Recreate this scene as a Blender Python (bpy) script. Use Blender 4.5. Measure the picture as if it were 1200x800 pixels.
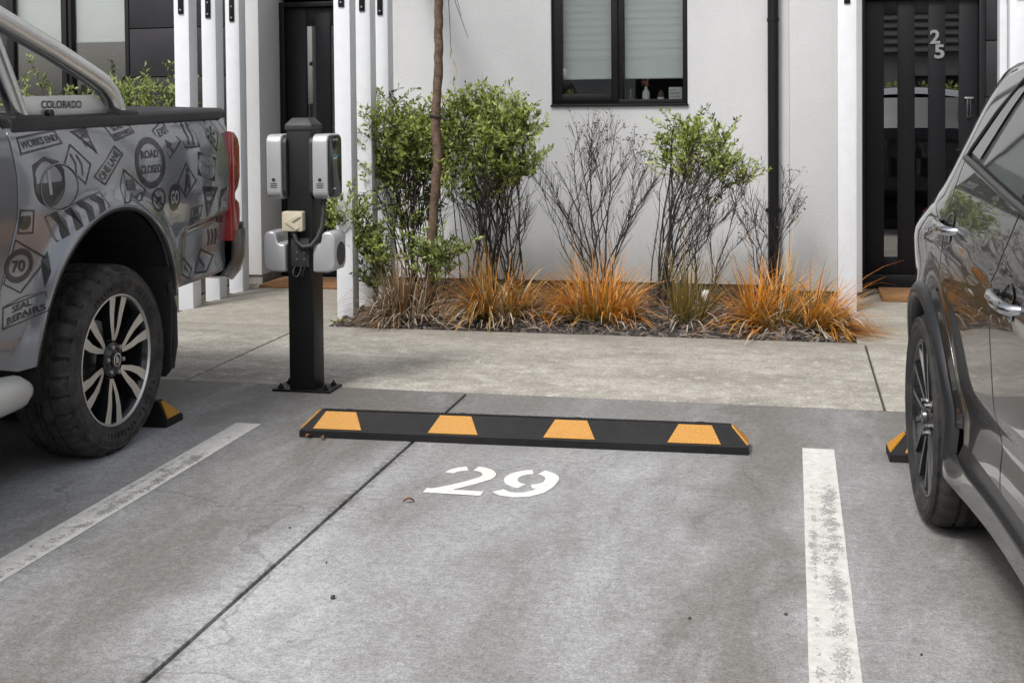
import bpy, bmesh, math, random
from mathutils import Vector, Matrix, Euler
R = math.radians
scene = bpy.context.scene
for o in list(bpy.data.objects): bpy.data.objects.remove(o)
COL = scene.collection

# ---------------------------------------------------------------- camera
cam_d = bpy.data.cameras.new('camera'); cam = bpy.data.objects.new('camera', cam_d); COL.objects.link(cam)
yaw, pitch, roll = 0.22148, 0.029674, -0.009034
fw = Vector((-math.sin(yaw)*math.cos(pitch), math.cos(yaw)*math.cos(pitch), -math.sin(pitch)))
r0 = Vector((math.cos(yaw), math.sin(yaw), 0)); u0 = r0.cross(fw)
rt = r0*math.cos(roll)+u0*math.sin(roll); up = -r0*math.sin(roll)+u0*math.cos(roll)
cam.matrix_world = Matrix(((rt.x, up.x, -fw.x, 0), (rt.y, up.y, -fw.y, 0), (rt.z, up.z, -fw.z, 1.42), (0, 0, 0, 1)))
cam_d.sensor_width = 36; cam_d.sensor_fit = 'HORIZONTAL'; cam_d.lens = 43.8
cam_d.shift_y = -0.1941; cam_d.clip_start = 0.05; cam_d.clip_end = 3000
scene.camera = cam

# ---------------------------------------------------------------- sky, sun, exposure
SUN_EL, SUN_AZ = R(52), R(205)          # azimuth clockwise from +Y: the light comes over the camera's left shoulder
w = bpy.data.worlds.new('World'); scene.world = w; w.use_nodes = True
nt = w.node_tree; nt.nodes.clear()
sky = nt.nodes.new('ShaderNodeTexSky'); sky.sky_type = 'NISHITA'; sky.sun_disc = False
sky.sun_elevation = SUN_EL; sky.sun_rotation = SUN_AZ; sky.air_density = 1.0; sky.dust_density = 4.0; sky.ozone_density = 1.0
hs = nt.nodes.new('ShaderNodeHueSaturation'); hs.inputs['Saturation'].default_value = 0.30
bg = nt.nodes.new('ShaderNodeBackground'); bg.inputs['Strength'].default_value = 0.125
wo = nt.nodes.new('ShaderNodeOutputWorld')
nt.links.new(sky.outputs[0], hs.inputs['Color']); nt.links.new(hs.outputs[0], bg.inputs['Color']); nt.links.new(bg.outputs[0], wo.inputs[0])
sd = bpy.data.lights.new('sun', 'SUN'); sd.energy = 1.75; sd.angle = R(14); sd.color = (1, 0.98, 0.955)
so = bpy.data.objects.new('sun', sd); COL.objects.link(so)
dv = Vector((math.sin(SUN_AZ)*math.cos(SUN_EL), math.cos(SUN_AZ)*math.cos(SUN_EL), math.sin(SUN_EL)))
so.rotation_euler = dv.to_track_quat('Z', 'Y').to_euler(); so.location = (0, 0, 20)
vs = scene.view_settings; vs.view_transform = 'Standard'; vs.look = 'None'; vs.gamma = 1; vs.use_curve_mapping = False
vs.exposure = 0.5
scene.render.engine = 'CYCLES'

# ---------------------------------------------------------------- material helpers
class NT:
    def __init__(s, name):
        s.m = bpy.data.materials.new(name); s.m.use_nodes = True; s.t = s.m.node_tree; s.t.nodes.clear()
        s.out = s.n('ShaderNodeOutputMaterial')
    def n(s, k, **kw):
        x = s.t.nodes.new(k)
        for a, b in kw.items(): setattr(x, a, b)
        return x
    def l(s, a, b): s.t.links.new(a, b)
    def pos(s, scale=(1, 1, 1), obj=False):
        tc = s.n('ShaderNodeTexCoord') if obj else s.n('ShaderNodeNewGeometry')
        o = tc.outputs['Object'] if obj else tc.outputs['Position']
        mp = s.n('ShaderNodeMapping'); mp.inputs['Scale'].default_value = scale; s.l(o, mp.inputs['Vector']); return mp.outputs[0]
    def noise(s, vec, scale, detail=4, rough=.55, dist=0):
        x = s.n('ShaderNodeTexNoise'); x.inputs['Scale'].default_value = scale; x.inputs['Detail'].default_value = detail
        x.inputs['Roughness'].default_value = rough; x.inputs['Distortion'].default_value = dist
        s.l(vec, x.inputs['Vector']); return x.outputs['Fac']
    def ramp(s, fac, stops, interp='LINEAR'):
        x = s.n('ShaderNodeValToRGB'); x.color_ramp.interpolation = interp
        e = x.color_ramp.elements
        while len(e) < len(stops): e.new(0.5)
        for k, (p, c) in enumerate(stops):
            e[k].position = p; e[k].color = (c if hasattr(c, '__len__') else (c, c, c))[:3]+(1,) if hasattr(c, '__len__') else (c, c, c, 1)
        s.l(fac, x.inputs[0]); return x.outputs[0]
    def mix(s, fac, a, b, mode='MIX'):
        x = s.n('ShaderNodeMix', data_type='RGBA', blend_type=mode)
        for sock, v in ((x.inputs[0], fac), (x.inputs[6], a), (x.inputs[7], b)):
            if hasattr(v, 'is_output'): s.l(v, sock)
            elif hasattr(v, '__len__'): sock.default_value = tuple(v)[:3]+(1,)
            else: sock.default_value = v if sock == x.inputs[0] else (v, v, v, 1)
        return x.outputs[2]
    def math(s, op, a, b=0.0, c=None):
        x = s.n('ShaderNodeMath', operation=op)
        for i, v in enumerate((a, b) if c is None else (a, b, c)):
            if hasattr(v, 'is_output'): s.l(v, x.inputs[i])
            else: x.inputs[i].default_value = v
        return x.outputs[0]
    def bump(s, h, strength=.3, dist=.01):
        x = s.n('ShaderNodeBump'); x.inputs['Strength'].default_value = strength; x.inputs['Distance'].default_value = dist
        s.l(h, x.inputs['Height']); return x.outputs[0]
    def bsdf(s, col, rough=.5, metal=0, normal=None, **kw):
        b = s.n('ShaderNodeBsdfPrincipled')
        for k, v in (('Base Color', col), ('Roughness', rough), ('Metallic', metal)):
            if hasattr(v, 'is_output'): s.l(v, b.inputs[k])
            elif hasattr(v, '__len__'): b.inputs[k].default_value = tuple(v)[:3]+(1,)
            else: b.inputs[k].default_value = v
        if normal is not None: s.l(normal, b.inputs['Normal'])
        for k, v in kw.items():
            k = k.replace('_', ' ')
            if hasattr(v, 'is_output'): s.l(v, b.inputs[k])
            else: b.inputs[k].default_value = v
        s.l(b.outputs[0], s.out.inputs[0]); return b

def sc(c, f): return tuple(max(0, min(1, x*f)) for x in c)
def pm(name, col, rough=.5, metal=0, var=.12, vs=6, bump=0, bs=80, dirt=0, dcol=(.12, .10, .08), **kw):
    N = NT(name); p = N.pos()
    n1 = N.noise(p, vs, 5)
    c = N.mix(N.ramp(n1, [(.3, 0.), (.7, 1.)]), sc(col, 1-var), sc(col, 1+var))
    if dirt:
        n2 = N.noise(p, 2.3, 8, .65)
        c = N.mix(N.math('MULTIPLY', N.ramp(n2, [(.48, 0.), (.72, 1.)]), dirt), c, dcol)
    nr = None
    if bump: nr = N.bump(N.noise(p, bs, 3), bump, .005)
    N.bsdf(c, rough, metal, nr, **kw)
    return N.m

M = {}
# --- concrete of the parking bays: mottled, tyre-darkened tracks, fine grain
def concrete_lot():
    N = NT('bay_concrete'); p = N.pos(); ps = N.pos((1, .32, 1))
    sx = N.n('ShaderNodeSeparateXYZ'); N.l(N.pos(), sx.inputs[0]); X, Y = sx.outputs[0], sx.outputs[1]
    a = N.noise(ps, 1.5, 6, .62, .4); b = N.noise(p, 5.5, 8, .66); c = N.noise(p, 34, 6, .7); d = N.noise(p, 210, 3, .6)
    col = N.mix(N.ramp(a, [(.38, 0.), (.62, 1.)]), (.25, .247, .242), (.42, .421, .43))
    wob = N.math('MULTIPLY', N.math('SUBTRACT', N.noise(p, 1.1, 4, .6), .5), .75)
    def track(x0, half):
        q = N.math('ABSOLUTE', N.math('SUBTRACT', N.math('ADD', X, wob), x0))
        return N.ramp(N.math('DIVIDE', q, half), [(.25, 1.), (1., 0.)], 'EASE')
    tr = N.math('MAXIMUM', N.math('MAXIMUM', track(-1.98, .42), track(.70, .55)), N.math('MAXIMUM', track(-.15, .28), track(-3.3, .5)))
    col = N.mix(N.math('MULTIPLY', tr, .82), col, (.175, .163, .148))
    jd = N.math('ABSOLUTE', N.math('ADD', X, 1.574)); jm = N.ramp(N.math('ADD', N.math('MULTIPLY', jd, 9.), N.math('MULTIPLY', N.math('SUBTRACT', c, .5), 1.3)), [(.02, .75), (.34, 0.)])
    col = N.mix(N.math('MULTIPLY', jm, N.ramp(N.noise(p, 2.4, 4), [(.38, .15), (.62, 1.)])), col, (.075, .072, .06))
    # grimy strip beside the footpath
    yb = N.ramp(N.math('ADD', Y, N.math('MULTIPLY', N.math('SUBTRACT', b, .5), 1.1)), [(0., 0.), (1., 1.)])
    mr = N.n('ShaderNodeMapRange'); mr.interpolation_type = 'SMOOTHSTEP'
    mr.inputs[1].default_value = 4.75; mr.inputs[2].default_value = 5.7; N.l(N.math('ADD', Y, N.math('MULTIPLY', N.math('SUBTRACT', b, .5), 1.3)), mr.inputs[0])
    col = N.mix(N.math('MULTIPLY', mr.outputs[0], .72), col, (.165, .156, .142))
    col = N.mix(N.ramp(b, [(.34, .38), (.5, 0.)]), col, (.19, .182, .173))
    col = N.mix(N.ramp(N.noise(ps, 3.1, 9, .7, .6), [(.50, 0.), (.74, .45)]), col, (.50, .505, .52))
    e_ = N.noise(p, 95, 5, .75)
    col = N.mix(.68, col, N.ramp(e_, [(.28, .38), (.5, 1.), (.72, 1.45)]), 'MULTIPLY')
    col = N.mix(.6, col, N.ramp(c, [(.3, .55), (.7, 1.38)]), 'MULTIPLY')
    col = N.mix(.55, col, N.ramp(d, [(.3, .35), (.7, 1.5)]), 'MULTIPLY')
    v = N.n('ShaderNodeTexVoronoi'); v.inputs['Scale'].default_value = 7; N.l(p, v.inputs['Vector'])
    vv = N.n('ShaderNodeTexVoronoi'); vv.inputs['Scale'].default_value = 31; N.l(p, vv.inputs['Vector'])
    sp = N.ramp(vv.outputs['Distance'], [(.05, 1.), (.12, 0.)])
    col = N.mix(N.math('MULTIPLY', sp, N.ramp(N.noise(p, 5, 3), [(.48, 0.), (.6, .8)])), col, (.09, .085, .08))
    # hairline cracks
    cv = N.n('ShaderNodeTexVoronoi', feature='DISTANCE_TO_EDGE'); cv.inputs['Scale'].default_value = .55
    wv = N.n('ShaderNodeVectorMath', operation='ADD'); nz = N.n('ShaderNodeTexNoise'); nz.inputs['Scale'].default_value = 2.2; nz.inputs['Detail'].default_value = 6
    N.l(p, nz.inputs['Vector']); ms = N.n('ShaderNodeVectorMath', operation='SCALE'); ms.inputs['Scale'].default_value = .5; N.l(nz.outputs['Color'], ms.inputs[0])
    N.l(p, wv.inputs[0]); N.l(ms.outputs[0], wv.inputs[1]); N.l(wv.outputs[0], cv.inputs['Vector'])
    ck = N.math('MULTIPLY', N.ramp(cv.outputs['Distance'], [(.0, 1.), (.0028, 0.)]), N.ramp(N.noise(p, .8, 2), [(.47, 0.), (.56, .5)]))
    col = N.mix(ck, col, (.1, .095, .09))
    h = N.math('ADD', N.math('MULTIPLY', e_, .8), N.math('MULTIPLY', d, .5))
    N.bsdf(col, N.ramp(b, [(.3, .68), (.7, .9)]), 0, N.bump(h, .35, .004)); return N.m
M['lot'] = concrete_lot()
def concrete_path():
    N = NT('path_concrete'); p = N.pos(); ps = N.pos((.55, 1.15, 1))
    a = N.noise(ps, 2.6, 8, .68, .5); b = N.noise(p, 11, 8, .7); c = N.noise(p, 60, 5, .7); d = N.noise(p, 260, 3, .6)
    col = N.mix(N.ramp(a, [(.36, 0.), (.62, 1.)]), (.285, .265, .228), (.43, .405, .355))
    col = N.mix(N.ramp(b, [(.35, .5), (.5, 0.)]), col, (.20, .187, .16))
    col = N.mix(N.ramp(b, [(.54, 0.), (.66, .75)]), col, (.56, .535, .48))
    col = N.mix(.75, col, N.ramp(c, [(.3, .45), (.7, 1.42)]), 'MULTIPLY')
    col = N.mix(.6, col, N.ramp(d, [(.3, .4), (.7, 1.4)]), 'MULTIPLY')
    sx = N.n('ShaderNodeSeparateXYZ'); N.l(N.pos(), sx.inputs[0])
    yy = N.math('ADD', sx.outputs[1], N.math('MULTIPLY', N.math('SUBTRACT', b, .5), .5))
    mr = N.n('ShaderNodeMapRange'); mr.interpolation_type = 'SMOOTHSTEP'; mr.inputs[1].default_value = 7.2; mr.inputs[2].default_value = 7.62; N.l(yy, mr.inputs[0])
    col = N.mix(N.math('MULTIPLY', mr.outputs[0], .45), col, (.19, .17, .135))
    h = N.math('ADD', N.math('MULTIPLY', c, .8), N.math('MULTIPLY', d, .6))
    N.bsdf(col, .88, 0, N.bump(h, .5, .005)); return N.m
M['path'] = concrete_path()
M['joint'] = pm('joint_filler', (.045, .04, .03), .95, var=.5, vs=40, bump=.6, bs=120, dirt=.6, dcol=(.10, .09, .035))
M['earth'] = pm('ground_earth', (.07, .065, .055), .95, var=.3)
def paint():
    N = NT('worn_white_paint'); p = N.pos()
    n1 = N.noise(p, 11, 7, .75); n2 = N.noise(N.pos((1.6, .8, 1)), 90, 5, .75)
    at = N.n('ShaderNodeAttribute'); at.attribute_name = 'edge'
    f = N.math('ADD', N.math('MULTIPLY', n1, .62), N.math('MULTIPLY', n2, .5))
    f = N.math('SUBTRACT', f, N.math('MULTIPLY', at.outputs['Fac'], .16))
    big = N.noise(N.pos((1, .6, 1)), 2.6, 3, .6)
    f = N.math('ADD', f, N.math('MULTIPLY', N.math('SUBTRACT', big, .5), .28))
    worn = N.ramp(f, [(.555, 0.), (.60, .45), (.68, .85)])
    c = N.mix(N.ramp(N.noise(p, 30, 5), [(.3, 0.), (.7, 1.)]), (.52, .51, .48), (.70, .69, .66))
    b = N.bsdf(c, .65, 0, N.bump(n2, .3, .003))
    tr = N.n('ShaderNodeBsdfTransparent'); mx = N.n('ShaderNodeMixShader')
    N.l(worn, mx.inputs[0]); N.l(b.outputs[0], mx.inputs[1]); N.l(tr.outputs[0], mx.inputs[2]); N.l(mx.outputs[0], N.out.inputs[0])
    return N.m
M['paint'] = paint()
M['digit_paint'] = pm('fresh_white_paint', (.74, .735, .70), .6, var=.10, vs=45, bump=.3, bs=150, dirt=.22, dcol=(.45, .43, .40))
def render_wall(name, col):
    N = NT(name); p = N.pos(); a = N.noise(p, 1.2, 6, .6); b = N.noise(N.pos((1, 1, 2.4)), 38, 5, .6); c = N.noise(p, 150, 3)
    cc = N.mix(N.ramp(a, [(.3, 0.), (.7, 1.)]), sc(col, .94), sc(col, 1.04))
    cc = N.mix(.25, cc, N.ramp(b, [(.3, .88), (.7, 1.08)]), 'MULTIPLY')
    sx = N.n('ShaderNodeSeparateXYZ'); N.l(N.pos(), sx.inputs[0])
    st = N.noise(N.pos((3.2, 3.2, .35)), 4, 5, .6)
    z = N.ramp(N.math('ADD', sx.outputs[2], N.math('MULTIPLY', N.math('SUBTRACT', st, .5), .5)), [(.06, .5), (.42, 0.)])
    cc = N.mix(z, cc, (.42, .40, .36))
    cc = N.mix(N.ramp(st, [(.58, 0.), (.8, .22)]), cc, (.45, .44, .41))
    N.bsdf(cc, .85, 0, N.bump(N.math('ADD', b, N.math('MULTIPLY', c, .5)), .35, .006)); return N.m
M['wall'] = render_wall('white_render', (.565, .568, .575))
M['foundation'] = pm('foundation_concrete', (.17, .155, .13), .9, var=.3, vs=9, bump=.3, dirt=.6)
M['post_white'] = pm('white_painted_timber', (.66, .675, .70), .5, var=.035, vs=14, bump=.08, bs=40, dirt=.12, dcol=(.5, .49, .45))
M['alu'] = pm('black_aluminium', (.010, .0095, .011), .42, var=.15, vs=20, bump=.04, bs=300, Specular_IOR_Level=.25)
M['door'] = pm('black_door_paint', (.010, .0095, .0115), .45, var=.12, vs=20, bump=.05, bs=200, Specular_IOR_Level=.22)
M['clad'] = pm('dark_cladding', (.026, .0245, .028), .6, var=.14, vs=5, bump=.08, bs=120, Specular_IOR_Level=.3)
M['blind'] = pm('roller_blind', (.86, .88, .86), .8, var=.03)
M['interior'] = pm('room_interior', (.10, .095, .09), .9, var=.2)
M['roof'] = pm('roof_tile', (.07, .065, .062), .8, var=.3, vs=4)
M['timber'] = pm('fence_timber', (.13, .10, .07), .8, var=.3, vs=5)
M['black_metal'] = pm('black_powder_coat', (.006, .0058, .0063), .42, var=.2, vs=18, bump=.04, bs=250, dirt=.04, Specular_IOR_Level=.3)
M['silver'] = pm('silver_plastic', (.47, .475, .485), .36, .35, var=.05, vs=8)
M['dark_gloss'] = pm('dark_gloss_plastic', (.012, .012, .014), .14, var=.2)
M['dark_plastic'] = pm('dark_grey_plastic', (.028, .028, .03), .55, var=.2, vs=20, bump=.1, bs=300)
M['beige'] = pm('beige_plastic', (.52, .47, .35), .5, var=.06)
M['cyan_screen'] = pm('cyan_print', (.05, .22, .30), .3, var=.1)
M['white_print'] = pm('white_print', (.7, .7, .7), .5, var=.03)
M['rubber'] = pm('stop_rubber', (.009, .0088, .0095), .6, var=.3, vs=14, bump=.3, bs=260, dirt=.35, dcol=(.035, .032, .028), Specular_IOR_Level=.3)
def yellow():
    N = NT('yellow_reflective'); p = N.pos(); v = N.noise(p, 330, 3, .6); a = N.noise(p, 26, 5, .7)
    c = N.mix(N.ramp(v, [(.35, 0.), (.65, 1.)]), (.34, .135, .007), (.58, .285, .020))
    c = N.mix(N.ramp(a, [(.60, 0.), (.78, .55)]), c, (.30, .17, .05))
    N.bsdf(c, .5, 0, N.bump(v, .5, .003)); return N.m
M['yellow'] = yellow()
M['galv'] = pm('galvanised_bolt', (.34, .34, .35), .42, .9, var=.15)
M['steel'] = pm('brushed_steel', (.62, .62, .62), .26, 1, var=.06, vs=30, bump=.03, bs=400)
M['plate'] = pm('bar_plate', (.60, .60, .58), .35, .6, var=.05)
M['ute_paint'] = pm('grey_vinyl_wrap', (.25, .262, .288), .20, .45, var=.02, vs=3, dirt=.04, dcol=(.2, .19, .17), Coat_Weight=1.0, Coat_Roughness=.04)
M['cab_paint'] = pm('grey_car_paint', (.15, .155, .168), .28, .6, var=.04, vs=3, Coat_Weight=1.0, Coat_Roughness=.06)
M['decal'] = pm('dark_decal_print', (.012, .0125, .015), .36, .0, var=.15, vs=8, Coat_Weight=.4)
M['decal_light'] = pm('light_decal_print', (.36, .37, .39), .33, .3, var=.05)
def tyre_mat(name, dust):
    N = NT(name); p = N.pos(); a = N.noise(p, 14, 7, .72); b = N.noise(p, 120, 3)
    c = N.mix(N.math('MULTIPLY', N.ramp(a, [(.38, 0.), (.72, 1.)]), dust), (.012, .012, .0125), (.13, .12, .105))
    N.bsdf(c, .72, 0, N.bump(b, .3, .003)); return N.m
M['tyre_dusty'] = tyre_mat('dusty_tyre_rubber', .55); M['tyre'] = tyre_mat('tyre_rubber', .3)
M['rim_dark'] = pm('dark_rim_paint', (.012, .0125, .014), .25, .2, var=.2, dirt=.2, dcol=(.06, .055, .05), Coat_Weight=.5)
M['machined'] = pm('machined_alloy', (.60, .585, .56), .36, .85, var=.06, vs=25, dirt=.15, dcol=(.3, .28, .25))
M['chrome'] = pm('chrome', (.48, .485, .50), .10, 1, var=.03)
M['bumper_chrome'] = pm('dull_chrome', (.22, .23, .25), .24, .85, var=.1, vs=12, dirt=.25, dcol=(.2, .19, .18))
M['tail_red'] = pm('red_lens', (.36, .008, .01), .08, var=.1, Coat_Weight=1.0, Emission_Strength=0.0)
M['flap'] = pm('mudflap_rubber', (.014, .014, .015), .6, var=.3, vs=8, bump=.2, bs=200, dirt=.55, dcol=(.055, .05, .045))
M['liner'] = pm('wheel_arch_liner', (.010, .010, .010), .85, var=.4, dirt=.4, dcol=(.03, .028, .025))
M['under'] = pm('underbody', (.007, .007, .007), .9, var=.3)
M['step'] = pm('pale_step_plastic', (.50, .50, .48), .4, .3, var=.08, vs=7, dirt=.2, dcol=(.3, .29, .27))
M['tonneau'] = pm('tonneau_vinyl', (.013, .013, .0145), .5, var=.2, vs=9, bump=.2, bs=40)
M['suv_paint'] = pm('dark_grey_metallic', (.010, .0095, .0095), .28, .0, var=.06, vs=3, Coat_Weight=1.0, Coat_Roughness=.008, Coat_IOR=1.48, Specular_IOR_Level=.15)
M['suv_clad'] = pm('arch_plastic', (.013, .0135, .0155), .34, var=.12, vs=10, bump=.06, bs=300)
M['suv_trim'] = pm('black_trim', (.016, .015, .0155), .35, var=.1)
M['privacy'] = pm('privacy_glass', (.010, .011, .012), .03, var=.05, Specular_IOR_Level=1.0, IOR=1.9)
def glass(name, tint, refl):
    N = NT(name); g = N.n('ShaderNodeBsdfGlossy'); g.inputs['Roughness'].default_value = .01
    g.inputs['Color'].default_value = (1, 1, 1, 1)
    t = N.n('ShaderNodeBsdfTransparent'); t.inputs['Color'].default_value = tint+(1,)
    fr = N.n('ShaderNodeFresnel'); fr.inputs['IOR'].default_value = 1.5
    nz = N.noise(N.pos(), 1.2, 2)
    f = N.math('ADD', N.math('MULTIPLY', fr.outputs[0], .9), N.math('MULTIPLY_ADD', nz, .01, refl))
    mx = N.n('ShaderNodeMixShader'); N.l(f, mx.inputs[0]); N.l(t.outputs[0], mx.inputs[1]); N.l(g.outputs[0], mx.inputs[2]); N.l(mx.outputs[0], N.out.inputs[0]); return N.m
M['glass'] = glass('window_glass', (.97, .99, .985), .055)
M['door_glass'] = glass('tinted_door_glass', (.5, .52, .52), .20)
def island(name, stops, rough=.6, trans=.25, attr=None, attr_stops=None):
    N = NT(name); g = N.n('ShaderNodeNewGeometry'); c = N.ramp(g.outputs['Random Per Island'], stops)
    if attr:
        a = N.n('ShaderNodeAttribute'); a.attribute_name = attr
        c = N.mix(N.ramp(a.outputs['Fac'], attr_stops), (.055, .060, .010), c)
    b = N.bsdf(c, rough)
    if trans:
        t = N.n('ShaderNodeBsdfTranslucent'); N.l(c, t.inputs['Color']); mx = N.n('ShaderNodeMixShader'); mx.inputs[0].default_value = trans
        N.l(b.outputs[0], mx.inputs[1]); N.l(t.outputs[0], mx.inputs[2]); N.l(mx.outputs[0], N.out.inputs[0])
    return N.m
M['leaf'] = island('shrub_leaf', [(0, (.13, .165, .03)), (.3, (.29, .36, .07)), (.65, (.48, .55, .14)), (1, (.70, .74, .34))], .40, .45)
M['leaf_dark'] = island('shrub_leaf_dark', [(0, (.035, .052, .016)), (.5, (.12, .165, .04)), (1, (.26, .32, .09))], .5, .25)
M['hedge_leaf'] = island('hedge_leaf', [(0, (.11, .15, .03)), (.5, (.27, .34, .09)), (1, (.50, .56, .24))], .5, .3)
M['dead_leaf'] = island('dead_leaf', [(0, (.06, .035, .02)), (.6, (.14, .085, .05)), (1, (.25, .17, .11))], .8, .1)
M['stem'] = pm('shrub_stem', (.030, .022, .018), .85, var=.4, vs=20)
M['bark'] = pm('tree_bark', (.115, .075, .05), .9, var=.45, vs=35, bump=.9, bs=70, dirt=.5, dcol=(.05, .035, .025))
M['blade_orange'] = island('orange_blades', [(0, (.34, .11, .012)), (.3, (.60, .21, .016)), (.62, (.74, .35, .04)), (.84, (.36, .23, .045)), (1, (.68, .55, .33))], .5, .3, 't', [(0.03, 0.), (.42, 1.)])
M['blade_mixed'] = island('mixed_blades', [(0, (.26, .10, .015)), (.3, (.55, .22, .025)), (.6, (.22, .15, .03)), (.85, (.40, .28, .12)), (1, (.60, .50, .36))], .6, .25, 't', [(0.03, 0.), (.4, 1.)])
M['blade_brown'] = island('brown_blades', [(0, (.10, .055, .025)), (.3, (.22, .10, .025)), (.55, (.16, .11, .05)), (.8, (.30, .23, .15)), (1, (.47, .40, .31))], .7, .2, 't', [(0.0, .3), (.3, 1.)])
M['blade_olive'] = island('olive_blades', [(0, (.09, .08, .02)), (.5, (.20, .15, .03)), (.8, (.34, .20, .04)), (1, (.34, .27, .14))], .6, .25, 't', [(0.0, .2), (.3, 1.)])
M['straw'] = island('dead_straw', [(0, (.26, .20, .14)), (.6, (.42, .35, .27)), (1, (.58, .52, .43))], .8, .1)
M['mulch'] = island('mulch_chips', [(0, (.022, .018, .016)), (.5, (.055, .045, .04)), (.85, (.10, .082, .07)), (1, (.19, .165, .145))], .85, 0)
M['soil'] = pm('bed_soil', (.030, .024, .019), .95, var=.4, vs=20, bump=.8, bs=60)
M['coir'] = pm('coir_mat', (.25, .125, .05), .95, var=.3, vs=60, bump=.9, bs=300)
M['mat_edge'] = pm('mat_edge', (.05, .03, .02), .9)
M['ceramic'] = pm('white_ceramic', (.78, .78, .77), .25, var=.03)
M['pink'] = pm('dried_pink_petal', (.62, .24, .20), .8, var=.2, vs=60)
M['cream'] = pm('cream_petal', (.75, .68, .52), .8, var=.15, vs=60)
M['jar'] = pm('candle_jar', (.16, .12, .08), .2, var=.1)
M['petal'] = pm('white_petal', (.78, .80, .66), .7, var=.1, vs=60)
M['stone'] = pm('pebble_stone', (.05, .048, .045), .8, var=.3, vs=60)
M['leafbrown'] = pm('fallen_leaf_brown', (.19, .075, .03), .7, var=.3, vs=60)
M['light_white'] = pm('garden_light_plastic', (.72, .72, .70), .3, var=.04)
M['film'] = pm('clear_plastic_scrap', (.30, .31, .32), .15, var=.2, vs=40, Alpha=.75)
M['meshcloth'] = pm('black_tie_strap', (.012, .012, .012), .8)
M['hedge_green'] = island('hedge_green', [(0, (.02, .04, .012)), (1, (.10, .16, .04))], .7, .1)
M['asphalt_far'] = pm('lane_concrete', (.24, .235, .23), .9, var=.15, vs=1)

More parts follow.
